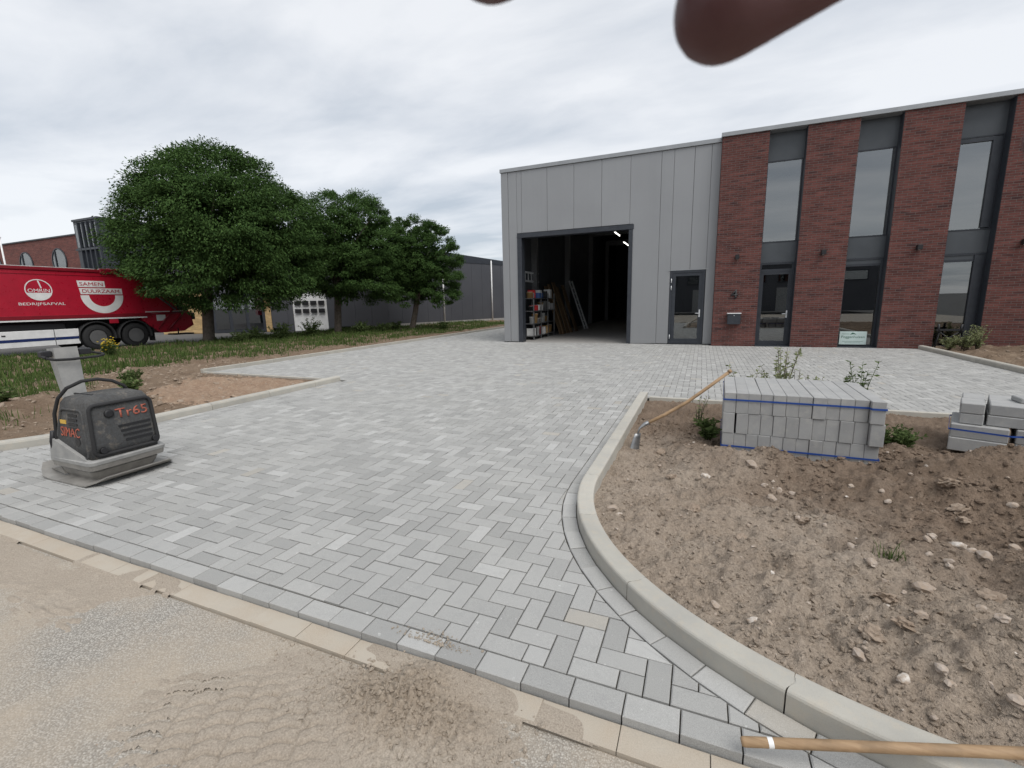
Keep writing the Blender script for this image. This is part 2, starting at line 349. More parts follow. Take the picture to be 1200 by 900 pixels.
def mat_glass(name, refl, tint, rc=.8):
    q = NT(name); g_ = q.n('BsdfGlossy'); g_.inputs['Color'].default_value = (rc*.97, rc*.99, rc, 1); g_.inputs['Roughness'].default_value = 0.
    t = q.n('BsdfTransparent'); t.inputs['Color'].default_value = (*tint, 1); lw = q.n('LayerWeight'); lw.inputs['Blend'].default_value = .25
    m_ = q.n('MixShader'); q.L.new(q.math('ADD', q.math('MULTIPLY', lw.outputs['Fresnel'], .5), refl), m_.inputs[0]); q.L.new(t.outputs[0], m_.inputs[1]); q.L.new(g_.outputs[0], m_.inputs[2]); q.L.new(m_.outputs[0], q.out.inputs['Surface']); return q.m
M['glass'] = mat_glass('coated_glass', .26, (.35, .38, .38), .78)
M['doorglass'] = mat_glass('door_glass', .22, (.55, .58, .58))
def flat(name, c, rough=.5, metal=0., spec=.4): return pm(name, c, tuple(x*.85 for x in c), 4, rough, .04, metal=metal, spec=spec)
M['black'] = flat('black_plastic', (.018, .018, .02), .5)
M['rubber'] = flat('rubber', (.025, .025, .026), .8)
M['white'] = flat('white_paint', (.80, .80, .79), .45)
M['red'] = flat('truck_red', (.44, .012, .034), .3, spec=.5)
M['darkred'] = flat('dark_red', (.22, .01, .02), .35)
M['navy'] = flat('navy_stripe', (.015, .03, .12), .4)
M['orange'] = pm('orange_letters', (.50, .11, .06), (.22, .09, .07), 45, .6, 0)
M['hood'] = mat_soil('dusty_hood', ((.07, .074, .078), (.10, .103, .105)), ((.17, .165, .155), (.13, .127, .12)), lambda q, s_: q.math('SUBTRACT', q.math('MULTIPLY', q.math('SUBTRACT', s_.outputs[2], .5), 1.2), .55), 60, .15, .004)
M['hoodgrey'] = pm('grey_housing', (.24, .24, .235), (.33, .325, .31), 9, .6, .25)
M['plate'] = pm('ground_plate', (.22, .21, .195), (.33, .315, .29), 8, .55, .3, metal=.35)
M['yellow'] = flat('yellow_sticker', (.7, .45, .08), .5)
M['green'] = flat('green_letters', (.03, .11, .07), .5)
M['signwhite'] = flat('sign_board', (.55, .66, .63), .5)
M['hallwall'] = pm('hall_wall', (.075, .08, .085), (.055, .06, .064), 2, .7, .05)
M['warehouse'] = pm('dark_sheet', (.078, .08, .089), (.066, .068, .077), .6, .45, .05)
M['alu'] = pm('ladder_aluminium', (.72, .73, .74), (.6, .61, .62), 9, .4, .05, metal=.15)
q = NT('tube_light'); q.b.inputs['Emission Color'].default_value = (1, .97, .9, 1); q.b.inputs['Emission Strength'].default_value = 2.5; M['tubelight'] = q.fin((.9, .9, .9))
def mat_leaf(name, a, b, trans=.25):
    q = NT(name); r_ = islrand(q); p = q.pos(); c = q.mix(r_, a, b); c = q.mix(q.math('MULTIPLY', q.ramp(q.noise(p, .9, 3), .4, .65), .6), c, q.mix(.45, c, b))
    t = q.n('BsdfTranslucent'); q.L.new(c, t.inputs[0]); q.fin(c, .75, 0, .1); m_ = q.n('MixShader'); m_.inputs[0].default_value = trans; q.L.new(q.b.outputs[0], m_.inputs[1]); q.L.new(t.outputs[0], m_.inputs[2]); q.L.new(m_.outputs[0], q.out.inputs['Surface']); return q.m
M['leaf'] = mat_leaf('robinia_leaf', (.027, .060, .017), (.078, .138, .038))
M['grass'] = mat_leaf('verge_grass', (.04, .08, .02), (.115, .155, .048))
M['weed'] = mat_leaf('weed_leaf', (.05, .085, .026), (.12, .16, .06))
M['dryweed'] = mat_leaf('dry_weed_leaf', (.14, .175, .075), (.29, .31, .16))
M['flower'] = flat('yellow_flower', (.7, .5, .03), .6)
M['rim'] = flat('wheel_rim', (.13, .13, .13), .5)
M['phone'] = flat('phone_case', (.02, .02, .022), .4)
M['bark'] = pm('tree_bark', (.15, .125, .10), (.09, .075, .06), 9, .9, .6, 30, dist=.02)
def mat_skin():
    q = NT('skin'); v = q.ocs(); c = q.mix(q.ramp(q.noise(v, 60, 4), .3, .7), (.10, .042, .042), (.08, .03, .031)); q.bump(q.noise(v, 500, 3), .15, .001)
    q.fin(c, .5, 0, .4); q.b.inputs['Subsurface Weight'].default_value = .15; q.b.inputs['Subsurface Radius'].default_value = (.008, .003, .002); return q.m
M['skin'] = mat_skin()
M['nail'] = flat('fingernail', (.24, .12, .10), .3)
M['cloth'] = pm('sleeve_cloth', (.05, .06, .08), (.04, .045, .06), 40, .9, .3, 300)
# ================================================================== GROUND
gm = MB(); gm.add([(-1500, -1500, -.35), (1500, -1500, -.35), (1500, 1500, -.35), (-1500, 1500, -.35)], [(0, 1, 2, 3)])
obj('ground', gm, M['road'], kind='structure', label='distant level ground beyond the yard', loc=(0, 0, -.35))
def sheet(name, x0, x1, y0, y1, z, mat, label, n=1):
    m_ = MB(); m_.box(x0, x1, y0, y1, z-.2, z); return obj(name, m_, mat, kind='structure', label=label)
sheet('road', -34, -20.6, -25, 60, -.02, M['road'], 'grey asphalt road under the red refuse truck')
sheet('street', -6.5, 16, -14, 1.33, -.05, M['asphalt'], 'sandy asphalt street along the edge of the new paving')
sheet('street', -20.5, -6.5, -14, 1.33, -.052, M['asphalt'], 'sandy asphalt street running on past the plate compactor')

# ------------------------------------------------------------------ paths of the kerbs
KX, KY, KR = 1.17, 3.5, 2.0            # right island corner: centre and radius
LX, LYc, LR = -8.75, 3.4, 2.0          # left island corner
def path_right(s):                     # s=0 at (-.83,3.5); negative goes up along -X side; returns pos, tangent, outward normal
    if s <= 0: return np.array([-.83, KY-s]), np.array([0, -1.]), np.array([-1., 0])
    a = s/KR
    if a < PI/2: return np.array([KX-KR*math.cos(a), KY-KR*math.sin(a)]), np.array([math.sin(a), -math.cos(a)]), np.array([-math.cos(a), -math.sin(a)])
    return np.array([KX+s-KR*PI/2, KY-KR]), np.array([1., 0]), np.array([0, -1.])
def path_left(s):                      # s=0 at (-6.75,3.4)
    if s <= 0: return np.array([-6.75, LYc-s]), np.array([0, -1.]), np.array([1., 0])
    a = s/LR
    if a < PI/2: return np.array([LX+LR*math.cos(a), LYc-LR*math.sin(a)]), np.array([-math.sin(a), -math.cos(a)]), np.array([math.cos(a), -math.sin(a)])
    return np.array([LX-(s-LR*PI/2), LYc-LR]), np.array([-1., 0]), np.array([0, -1.])
def line_path(p0, p1, nrm):
    p0, p1 = np.array(p0, float), np.array(p1, float); t = (p1-p0)/np.linalg.norm(p1-p0); nrm = np.array(nrm, float)
    return lambda s: (p0+t*s, t, nrm)
def kerb_piece(path, s0, s1, prof, key=.012, gap=.003):
    """prof: (inward offset, z) around the section, first points on the street side"""
    n = max(2, int(math.ceil((s1-s0)/.045))+1); m_ = MB(); vs = []; k = len(prof); wmax = max(p[0] for p in prof)
    for i in range(n):
        s = s0+gap+(s1-s0-2*gap)*i/(n-1)
        for a, z in prof:
            kk = key*math.exp(-((a/wmax-.5)/.17)**2)
            p, t, nm = path(s+kk if s+kk > 0 or s < 0 else s); q = p-nm*a; vs.append((q[0], q[1], z))
    fs = [(i*k+j, i*k+(j+1) % k, (i+1)*k+(j+1) % k, (i+1)*k+j) for i in range(n-1) for j in range(k)]+[tuple(range(k)), tuple((n-1)*k+j for j in range(k))]
    m_.add(vs, fs); return m_
def kerb_run(path, cuts, prof, label, sec=None, key=.012):
    w_ = max(p[0] for p in prof); n = 40; fnd = MB(); vs = []
    for i in range(n+1):
        p, t, nm = path(cuts[0]+(cuts[-1]-cuts[0])*i/n)
        for a, z in ((.02, -.3), (.02, -.17), (w_-.02, -.17), (w_-.02, -.3)): q = p-nm*a; vs.append((q[0], q[1], z))
    fnd.add(vs, [(i*4+j, i*4+(j+1) % 4, i*4+4+(j+1) % 4, i*4+4+j) for i in range(n) for j in range(4)])
    kb = obj('kerb', fnd, M['bedding'], kind='structure', label=label)
    for a, b in zip(cuts[:-1], cuts[1:]): obj('kerb_stone', kerb_piece(path, a, b, prof, key), M['kerb'], kb)
    return kb
BIG = [(0, -.16), (0, .080), (.0035, .0885), (.010, .0935), (.018, .095), (.032, .0953), (.045, .0955), (.060, .095), (.075, .095), (.090, .095), (.105, .094), (.115, .091), (.12, .084), (.12, -.16)]
LOWK = [(0, -.16), (0, .07), (.01, .09), (.03, .1), (.06, .101), (.09, .101), (.11, .1), (.12, .09), (.12, -.16)]
BAND = [(0, -.16), (0, .022), (.005, .028), (.03, .029), (.06, .028), (.065, .022), (.065, -.16)]
BANDH = [(0, -.16), (0, .085), (.006, .092), (.04, .093), (.074, .092), (.08, .085), (.08, -.16)]
q4 = KR*PI/8
kerb_run(path_right, [-3.62, -3, -2, -1, 0, .74, 1.515, 2.295, 3.08, 4.08, 5.08, 6.08, 7.08], BIG, 'thick concrete kerb curving round the heap of soil', key=.014)
kerb_run(path_left, [-3.66, -3, -2, -1, 0, q4, 2*q4, 3*q4, 4*q4, 4*q4+1, 4*q4+2], LOWK, 'low concrete kerb behind the plate compactor')
kerb_run(line_path((-.68, 7.13), (12, 7.13), (0, 1)), [0]+[.62+i for i in range(12)], BAND, 'thin concrete edging flush with the yard behind the block stacks', key=.004)
kerb_run(line_path((-6.88, 7.10), (-10.95, 7.10), (0, 1)), [0, .9, 1.9, 2.9, 4.05], BAND, 'thin concrete edging behind the left gravel bed', key=.004)
kerb_run(line_path((-10.95, 7.03), (-10.95, 27), (1, 0)), [0]+[1.0*i+.97 for i in range(19)], BANDH, 'long low kerb between the yard and the tree verge', key=.004)
kerb_run(line_path((5.54, 15.72), (5.54, 7.2), (-1, 0)), [0, .9, 1.9, 2.9, 3.9, 4.9, 5.9, 6.9, 7.9, 8.5], LOWK, 'low kerb running from the brick front past the shrub', key=.006)

# ------------------------------------------------------------------ pavers
yard = MB(); Z0 = -.012
yard.add([(-6.78, 1.46, Z0), (-.80, 1.46, Z0), (-.80, 7.1, Z0), (-6.78, 7.1, Z0), (-10.93, 7.08, Z0), (5.5, 7.08, Z0), (5.5, 16.05, Z0), (-10.93, 16.05, Z0), (-10.93, 27, Z0), (-7.0, 27, Z0), (-7.0, 16.05, Z0),
          ],
         [(0, 1, 2, 3), (4, 5, 6, 7), (7, 10, 9, 8)])
for pth in (path_right, path_left):
    for i in range(20):
        q0, q1 = [pth(KR*PI/2*t/20)[0]-pth(KR*PI/2*t/20)[2]*.03 for t in (i, i+1)]; yard.add([(*q0, Z0), (*q1, Z0), (q1[0], 1.46, Z0), (q0[0], 1.46, Z0)], [(0, 1, 2, 3)])
yard = obj('paved_yard', yard, M['bedding'], kind='structure', label='new grey block paving of the yard and drive', loc=(0, 0, 0))
def clip(poly, a, b, c):              # keep a*x+b*y<=c
    out = []
    for i in range(len(poly)):
        p, q_ = poly[i-1], poly[i]; dp = a*p[0]+b*p[1]-c; dq = a*q_[0]+b*q_[1]-c
        if (dp <= 0) != (dq <= 0): t = dp/(dp-dq); out.append((p[0]+(q_[0]-p[0])*t, p[1]+(q_[1]-p[1])*t))
        if dq <= 0: out.append(q_)
    return out
def area(p): return .5*abs(sum(p[i-1][0]*p[i][1]-p[i][0]*p[i-1][1] for i in range(len(p))))
def inset(p, d):
    n = len(p); out = []
    A = sum(p[i-1][0]*p[i][1]-p[i][0]*p[i-1][1] for i in range(n)); sg = 1 if A > 0 else -1
    for i in range(n):
        p0, p1, p2 = np.array(p[i-1]), np.array(p[i]), np.array(p[(i+1) % n]); e1 = p1-p0; e2 = p2-p1
        l1, l2 = np.linalg.norm(e1), np.linalg.norm(e2)
        if l1 < 1e-6 or l2 < 1e-6: return None
        n1 = np.array([-e1[1], e1[0]])/l1*sg; n2 = np.array([-e2[1], e2[0]])/l2*sg; m_ = n1+n2; den = 1+n1@n2
        if den < .03: return None
        out.append(tuple(p1+m_/den*d))
    return out
def clean(p):
    out = []
    for q_ in p:
        if not out or math.hypot(q_[0]-out[-1][0], q_[1]-out[-1][1]) > .004: out.append(q_)
    if len(out) > 1 and math.hypot(out[0][0]-out[-1][0], out[0][1]-out[-1][1]) <= .004: out.pop()
    return out
G_ = .1; RW = .108                     # module, row width along kerbs
cells = []                             # (poly, full?, horizontal?)
def field(x0, x1, y0, y1, cons):
    for j in range(int(math.floor((y0-1.56)/G_))-2, int(math.ceil((y1-1.56)/G_))+2):
        for i in range(int(math.floor((x0+.84)/G_))-3, int(math.ceil((x1+.84)/G_))+3):
            m_ = (i-j) % 4
            if m_ == 0: a, b, c_, d = i, j, i+2, j+1
            elif m_ == 3: a, b, c_, d = i, j, i+1, j+2
            else: continue
            X0, Y0, X1, Y1 = a*G_-.84, b*G_+1.562, c_*G_-.84, d*G_+1.562
            P = [(X0, Y0), (X1, Y0), (X1, Y1), (X0, Y1)]; cxx, cyy = (X0+X1)/2, (Y0+Y1)/2
            if not (x0-.1 < cxx < x1+.1 and y0-.1 < cyy < y1+.1): continue
            Q = P
            for cc in cons(cxx, cyy):
                Q = clip(Q, *cc)
                if len(Q) < 3: break
            if len(Q) < 3: continue
            Q = clean(Q)
            if len(Q) < 3 or area(Q) < .0003: continue
            cells.append((Q, abs(area(Q)-.02) < 1e-5, m_ == 0))
def circ(cx_, cy_, R, x, y):           # half plane outside the circle, tangent nearest (x,y)
    d = np.array([x-cx_, y-cy_]); d /= np.linalg.norm(d); return (-d[0], -d[1], -(d@np.array([cx_, cy_])+R))
def cons_drive(x, y):
    c = [(0, -1, -1.562), (0, 1, 7.135)]
    c += [(1, 0, -.83-RW)] if y > KY else [circ(KX, KY, KR+RW, x, y)]
    c += [(-1, 0, 6.75-RW)] if y > LYc else [circ(LX, LYc, LR+RW, x, y)]
    return c
def cons_yard(x, y):
    c = [(-1, 0, 10.95-RW), (1, 0, 5.54-RW), (0, 1, 15.76 if x > .28 else 16.06)]
    if x > -.83-RW or x < -6.75+RW: c.append((0, -1, -7.135-RW))
    else: c.append((0, -1, -7.135))
    return c
field(-9.5, 1.3, 1.5, 7.135, cons_drive)
field(-10.95, 5.54, 7.135, 16.1, cons_yard)
field(-10.95, -7.05, 16.1, 26, lambda x, y: [(-1, 0, 10.95-RW), (1, 0, -7.06), (0, -1, -16.06)])
def row(path, s0, s1, off0=.004, off1=RW, L_=.2):
    s = s0
    while s < s1-.05:
        e_ = min(s+L_, s1); pts = []
        for ss, o_ in ((s, off0), (e_, off0), (e_, off1), (s, off1)):
            p, t, nm = path(ss); pts.append(tuple(p+nm*o_))
        cells.append((pts, False, None)); s = e_
row(path_right, -3.6, 4*q4-.42)
row(path_left, -3.6, 4*q4-.6)
row(line_path((-.83-RW, 7.13), (5.43, 7.13), (0, 1)), 0, 6.3); row(line_path((-6.64, 7.13), (-10.84, 7.13), (0, 1)), 0, 4.1)
row(line_path((-10.95, 7.13), (-10.95, 26), (1, 0)), .12, 18.8); row(line_path((5.54, 15.7), (5.54, 7.2), (-1, 0)), 0, 8.3)
xx = -9.0
while xx < 1.6:                          # the edge row on the street side
    jx = random.uniform(-.004, .004); Q = [(xx, 1.448+jx), (xx+.2, 1.448+jx), (xx+.2, 1.558), (xx, 1.558)]
    if xx > -.6: Q = clip(Q, *circ(KX, KY, KR+RW, xx+.1, 1.5))
    if xx < -6.5: Q = clip(Q, *circ(LX, LYc, LR+RW, xx+.1, 1.5))
    Q = clean(Q) if len(Q) > 2 else Q
    if len(Q) > 2 and area(Q) > .003: cells.append((Q, False, None))
    xx += .2
def paver_geo(poly, top=0., bot=-.06, gap=.0027, ch=.005):
    if sum(poly[i-1][0]*poly[i][1]-poly[i][0]*poly[i-1][1] for i in range(len(poly))) < 0: poly = poly[::-1]
    a = inset(poly, gap); b = inset(poly, gap+ch) if a else None
    n = len(poly); cc = np.mean(np.array(poly), 0)
    sh_ = lambda k_: [tuple(cc+(np.array(p)-cc)*k_) for p in poly]
    if not a or not b or sum(b[i-1][0]*b[i][1]-b[i][0]*b[i-1][1] for i in range(n)) <= 0: a, b = sh_(.94), sh_(.88)
    vs = [(x, y, bot) for x, y in a]+[(x, y, top-ch*.7) for x, y in a]+[(x, y, top) for x, y in b]
    fs = [(k*n+i, k*n+(i+1) % n, (k+1)*n+(i+1) % n, (k+1)*n+i) for k in (0, 1) for i in range(n)]+[tuple(2*n+i for i in range(n))]
    return vs, fs
rank = []
for ci, (P, full, hz) in enumerate(cells):
    c = np.mean(np.array(P), 0); u_, v_, z_ = project((c[0], c[1], 0))
    vis = z_ > .3 and -20 < u_ < 1220 and v_ < 915 and not (50 < u_ < 200 and 440 < v_ < 570)
    rank.append((area(P)/z_**3 if vis else 0, ci))
near = {ci for _, ci in sorted(rank, reverse=True)[:300]}
full_me = {}
for hz in (True, False):
    hx, hy = (.1, .05) if hz else (.05, .1); g4 = paver_geo([(-hx, -hy), (hx, -hy), (hx, hy), (-hx, hy)]); m_ = MB(); m_.add(*g4); full_me[hz] = m_.mesh('paver'); full_me[hz].materials.append(M['paver'])
rest = MB()
for ci, (P, full, hz) in enumerate(cells):
    c = np.mean(np.array(P), 0); dz = random.gauss(0, .0012)+.004*(fbm(np.array(c[0]), np.array(c[1]), .7, 3, 5)); tl = (random.gauss(0, .006), random.gauss(0, .006))
    if ci in near and full: link('paver', full_me[hz], (c[0], c[1], dz), (tl[0], tl[1], random.gauss(0, .006)), yard)
    else:
        g4 = paver_geo([(p[0]-c[0], p[1]-c[1]) for p in P])
        if not g4: continue
        if ci in near:
            m_ = MB(); m_.add(*g4); me = m_.mesh('paver'); me.materials.append(M['paver']); link('paver', me, (c[0], c[1], dz), (tl[0]*.6, tl[1]*.6, 0), yard)
        else: rest.add([(x+c[0], y+c[1], z+dz+x*tl[1]*.7+y*tl[0]*.7) for x, y, z in g4[0]], g4[1])
me = bpy.data.meshes.new('paver_field'); me.from_pydata(rest.v, [], rest.f); me.update(); me.materials.append(M['paver'])
link('paver_field', me, parent=yard, kind='stuff')

# gutter slabs between paving and street
gut = MB(); gut.box(-9, 4, 1.30, 1.447, -.3, -.056); gut = obj('gutter', gut, M['sand'], kind='structure', label='sandy row of old concrete slabs along the paving edge', loc=(0, 0, 0))
sx = -8.9
while sx < 3.8:
    P = [(sx, 1.335), (sx+.3, 1.335), (sx+.3, 1.445), (sx, 1.445)]; c = np.mean(np.array(P), 0)
    g4 = paver_geo([(p[0]-c[0], p[1]-c[1]) for p in P], 0, -.03, .0015, .002); m_ = MB(); m_.add(*g4); me = m_.mesh('slab'); me.materials.append(M['slab'])
    link('slab', me, (c[0], c[1], -.034+random.gauss(0, .0015)), (random.gauss(0, .006), random.gauss(0, .006), 0), gut); sx += .3

# ------------------------------------------------------------------ height fields
def hfield(name, xs, ys, hfun, mat, keep=None, **kw):
    X, Y = np.meshgrid(xs, ys); Z = hfun(X, Y); nx, ny = len(xs), len(ys); V = np.stack([X, Y, Z], -1).reshape(-1, 3)
    i = np.arange(ny-1)[:, None]*nx+np.arange(nx-1)[None, :]; F = np.stack([i, i+1, i+nx+1, i+nx], -1).reshape(-1, 4)
    if keep is not None: k_ = keep(X, Y).reshape(-1); F = F[k_[F].all(1)]
    used = np.zeros(len(V), bool); used[F.ravel()] = True; remap = np.cumsum(used)-1
    return raw(name, V[used], remap[F], mat, True, **kw)
def soil_h(X, Y):
    h = -.07+.13*(1-smooth(2.6, 4.2, Y+.15*X))                                   # front lies nearly level with the kerb
    h = h+.25*bump2(X, Y, .72, 4.28, .42, .30)+.16*bump2(X, Y, .15, 4.35, .35, .4)+.06*bump2(X, Y, .02, 5.3, .25, .5)
    h = h+.46*bump2(X, Y, 2.45, 4.3, .75, .55)+.18*bump2(X, Y, 1.55, 4.1, .40, .42)+.10*bump2(X, Y, 1.7, 3.2, .6, .5)
    h = h+.26*bump2(X, Y, 1.95, 2.45, .55, .5)-.12*bump2(X, Y, 1.45, 2.75, .28, .3)+.09*bump2(X, Y, 1.15, 2.12, .22, .16)
    h = h+.10*bump2(X, Y, 3.6, 3.2, 1.2, 1.4)
    d = np.minimum(np.where(Y > KY, X+.71, np.where(X < KX, KR-.12-np.hypot(X-KX, Y-KY), Y-1.62)), 7.06-Y)   # distance from the kerbs
    ed = smooth(0, .35, d)
    h = h*(.35+.65*ed)
    h = h+fbm(X, Y, 2.6, 3, 3)*.085*ed+fbm(X, Y, 7, 4, 11)*.06*(.4+.6*ed)+fbm(X, Y, 27, 3, 21, .7)*.026+np.abs(fbm(X, Y, 13, 4, 31, .6))*.05*ed*np.clip(.75+1.6*fbm(X, Y, 1.4, 2, 33), .35, 1.5)-.012*ed
    h = h-.05*smooth(5.9, 6.4, Y)*smooth(-.7, 0, X)*0
    return h
def soil_keep(X, Y): return (Y > 1.60) & (X > -.74) & ~((X < KX) & (Y < KY) & (np.hypot(X-KX, Y-KY) > KR-.10)) & (Y < 7.1)
xs = np.concatenate([np.arange(-.75, 2.9, .0125), np.arange(2.9, 12, .06)]); ys = np.concatenate([np.arange(1.58, 4.9, .0125), np.arange(4.9, 7.1, .03)])
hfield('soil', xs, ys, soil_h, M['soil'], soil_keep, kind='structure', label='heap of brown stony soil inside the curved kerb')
def soil_hit(x, y, hf=soil_h, z0=.3):
    d = ray(x, y); o_ = np.array([0, 0, CAMH]); t = .3
    for _ in range(3000):
        p = o_+d*t
        if p[2] < float(hf(np.array(p[0]), np.array(p[1]))): break
        t += .01
    return p
# street sand: low sheet of wheel sand with tyre marks
def sand_h(X, Y):
    base = -.062+fbm(X, Y, 1.3, 3, 41)*.014+.030*bump2(X, Y, -1.35, .90, .62, .30)+.012*bump2(X, Y, -.95, 1.2, .5, .2)+.022*bump2(X, Y, -4.3, 1.15, 1.2, .25)+.016*bump2(X, Y, -3.1, 1.38, .3, .12)
    base = base+.05*bump2(X, Y, -1.0, 1.36, .11, .10)+.05*bump2(X, Y, -.95, 1.2, .20, .11)+.02*bump2(X, Y, -1.15, 1.12, .15, .1)+.012*bump2(X, Y, -.55, 1.4, .35, .05)
    rough_ = bump2(X, Y, -.98, 1.22, .3, .2)
    base = base+rough_*(np.abs(fbm(X, Y, 22, 4, 51, .7))*.085-.008)+fbm(X, Y, 60, 3, 61)*.0022
    wob = fbm(X, Y, 2, 2, 53)*.007; u_ = -X*.50+Y*.866+wob; v_ = X*.866+Y*.50+wob      # tread: short bars across the wheel track, in columns
    vf = (v_/.125) % 1; zig = np.abs(vf-.5)*.035+.012*((v_/.125) % 2 > 1); uf = ((u_+zig)/.060) % 1
    groove = smooth(.62, .52, uf)*smooth(.40, .48, uf+.0*vf+.12)*smooth(.47, .42, np.abs(vf-.5)); groove = np.maximum(groove, smooth(.455, .485, np.abs(vf-.5))*.7)
    trk = np.clip(bump2(X, Y, -1.55, .90, .52, .24)*1.8-.25, 0, 1)*(1-np.clip(rough_*1.3, 0, 1))+np.clip(bump2(X, Y, -.72, 1.02, .25, .1)*1.3-.2, 0, 1)*.6
    trk = trk*np.clip(.75+1.3*fbm(X, Y, 2.7, 3, 54), 0, 1); base = base-groove*trk*.016+trk*(.004+fbm(X, Y, 45, 2, 55)*.002)
    slabz = smooth(1.30, 1.34, Y)*np.clip(fbm(X, Y, 2.3, 4, 57)-.22+.5*bump2(X, Y, -2.9, 1.4, .35, .2)+.6*bump2(X, Y, -1.15, 1.4, .6, .2)+.3*bump2(X, Y, -.3, 1.42, .5, .1), 0, 1)
    base = np.maximum(base, -.0375+slabz*.014-.02*(slabz <= 0))*(Y > 1.325)+base*(Y <= 1.325)
    scuff = np.clip(bump2(X, Y, -3.3, 1.02, .7, .14), 0, 1)*1.5; base = base+scuff*np.abs(fbm(X, Y*3, 7, 3, 71))*.016
    return base
hfield('sand', np.arange(-6.4, 2.2, .0075), np.arange(.35, 1.45, .0075), sand_h, M['sand'], lambda X, Y: sand_h(X, Y) > np.where(Y > 1.325, -.0365, -.0535), kind='structure', label='pale wheel sand with tyre tread marks on the street')
# left verge
def lsoil_h(X, Y):
    h = -.03+fbm(X, Y, .5, 3, 81)*.06+.16*bump2(X, Y, -12.4, 6.0, 1.6, 1.5)+.22*bump2(X, Y, -9.6, 3.4, .8, 1.1)+.10*bump2(X, Y, -9.9, 5.6, .9, .8)+fbm(X, Y, 2.2, 4, 91)*.11+np.abs(fbm(X, Y, 5, 4, 95))*.10
    h = h+.10*smooth(-13, -15, X)
    d = np.minimum(np.where(Y > LYc, -6.87-X, LR-.12-np.hypot(np.minimum(X, -6.87)-LX, Y-LYc)*(X > LX)-(X <= LX)*(LYc-Y)), np.where(X > -11.1, 7.03-Y, 9))
    d = np.where(Y > 7.0, -11.03-X, d); h = h*smooth(0, .6, d)+.0*(1-smooth(0, .6, d))
    return h-.01
def lkeep(X, Y): return ~((X > -11.0) & (Y > 7.08)) & ~((X > LX) & (Y < LYc) & (np.hypot(X-LX, Y-LYc) > LR-.09)) & ~((X <= LX) & (Y < LYc-LR+.1)) & (X < -6.84)
hfield('verge_soil', np.arange(-20.7, -6.8, .06), np.concatenate([np.arange(1.45, 14, .06), np.arange(14, 34, .25)]), lsoil_h, M['left_soil'], lkeep, kind='structure', label='strip of dug brown earth between kerb and grass verge')
def grav_h(X, Y): return lsoil_h(X, Y)+.035*smooth(.9, .5, np.hypot((X+8.15)/1.5, (Y-5.75)/1.6))-.004+fbm(X, Y, 14, 3, 99)*.012
hfield('gravel_bed', np.arange(-9.8, -6.85, .03), np.arange(4.1, 7.05, .03), grav_h, M['redgravel'], lambda X, Y: np.hypot((X+8.15)/1.5, (Y-5.75)/1.6)+fbm(X, Y, 2, 3, 101)*.25 < .85, kind='structure', label='patch of reddish gravel behind the low kerb')
def rsoil(X, Y): return .02+fbm(X, Y, .8, 4, 111)*.14+np.abs(fbm(X, Y, 3, 4, 115, .6))*.16-.03+.15*smooth(6, 8, X)-.05*(1-smooth(5.66, 6.0, X))
hfield('soil_bank', np.arange(5.66, 16, .06), np.arange(7.1, 15.75, .06), rsoil, M['left_soil'], kind='structure', label='rough brown soil in front of the last brick piers')

# ================================================================== THE BUILDING
BX, GY, KYF = -7.0, 16.1, 15.78
bld = empty('industrial_building', (0, 16.1, 0), 'grey clad and red brick industrial unit with open roller door', 'building')
def P(name, m_, mat, par=bld, **kw): return obj(name, m_, mat, par, **kw)
def B(x0, x1, y0, y1, z0, z1, c=0.): m_ = MB(); m_.box(x0, x1, y0, y1, z0, z1, c); return m_
seams = [-6.73, -6.21, -5.24, -4.27, -3.31, -2.36, -1.40, -.42, .33]
OL, OR_, OT = -6.40, -2.25, 3.97
for a, b in zip(seams[:-1], seams[1:]):
    a2, b2 = a+.004, b-.004
    if a == -6.73: P('cladding_panel', B(a2, OL-.002, GY, GY+.1, .02, 6.12, .004), M['clad']); P('cladding_panel', B(OL+.004, b2, GY, GY+.1, OT+.02, 6.12, .004), M['clad']); continue
    if a >= OR_-.001 or b <= OL: z0 = .02
    else: z0 = OT+.02
    if abs(a+2.36) < .01:                # the panel that steps round the opening's right side
        P('cladding_panel', MB().prism([(a2, OT+.02), (OR_+.002, OT+.02), (OR_+.002, .0), (b2, .02), (b2, 6.12), (a2, 6.12)], lambda u, v, d: (u, d, v), GY, GY+.1), M['clad']); continue
    if abs(a+1.40) < .01:
        P('cladding_panel', B(a2, -1.02, GY, GY+.1, .02, 6.12, .004), M['clad']); P('cladding_panel', B(-1.014, b2, GY, GY+.1, 2.42, 6.12, .004), M['clad']); continue
    if abs(a+.42) < .01:
        P('cladding_panel', B(a2, .06, GY, GY+.1, 2.42, 6.12, .004), M['clad']); P('cladding_panel', B(.066, b2, GY, GY+.1, .02, 6.12, .004), M['clad']); continue
    P('cladding_panel', B(a2, b2, GY, GY+.1, z0, 6.12, .004), M['clad'])
P('corner_trim', B(BX, -6.736, GY-.012, GY+.3, .02, 6.12, .005), M['clad'])
P('parapet_cap', B(BX-.03, .36, GY-.05, GY+.35, 6.125, 6.25, .006), M['trim'])
P('parapet_cap', B(.30, 14, KYF-.05, KYF+.4, 6.17, 6.285, .006), M['trim'])
P('wall_frame', B(-6.98, .34, GY+.11, GY+.22, OT+.05, 6.1).box(-6.98, OL-.0, GY+.11, GY+.22, 0, OT+.05).box(OR_, -1.02, GY+.11, GY+.22, 0, OT+.05).box(-1.02, .06, GY+.11, GY+.22, 2.45, OT+.05).box(.06, .34, GY+.11, GY+.22, 0, OT+.05), M['hallwall'])
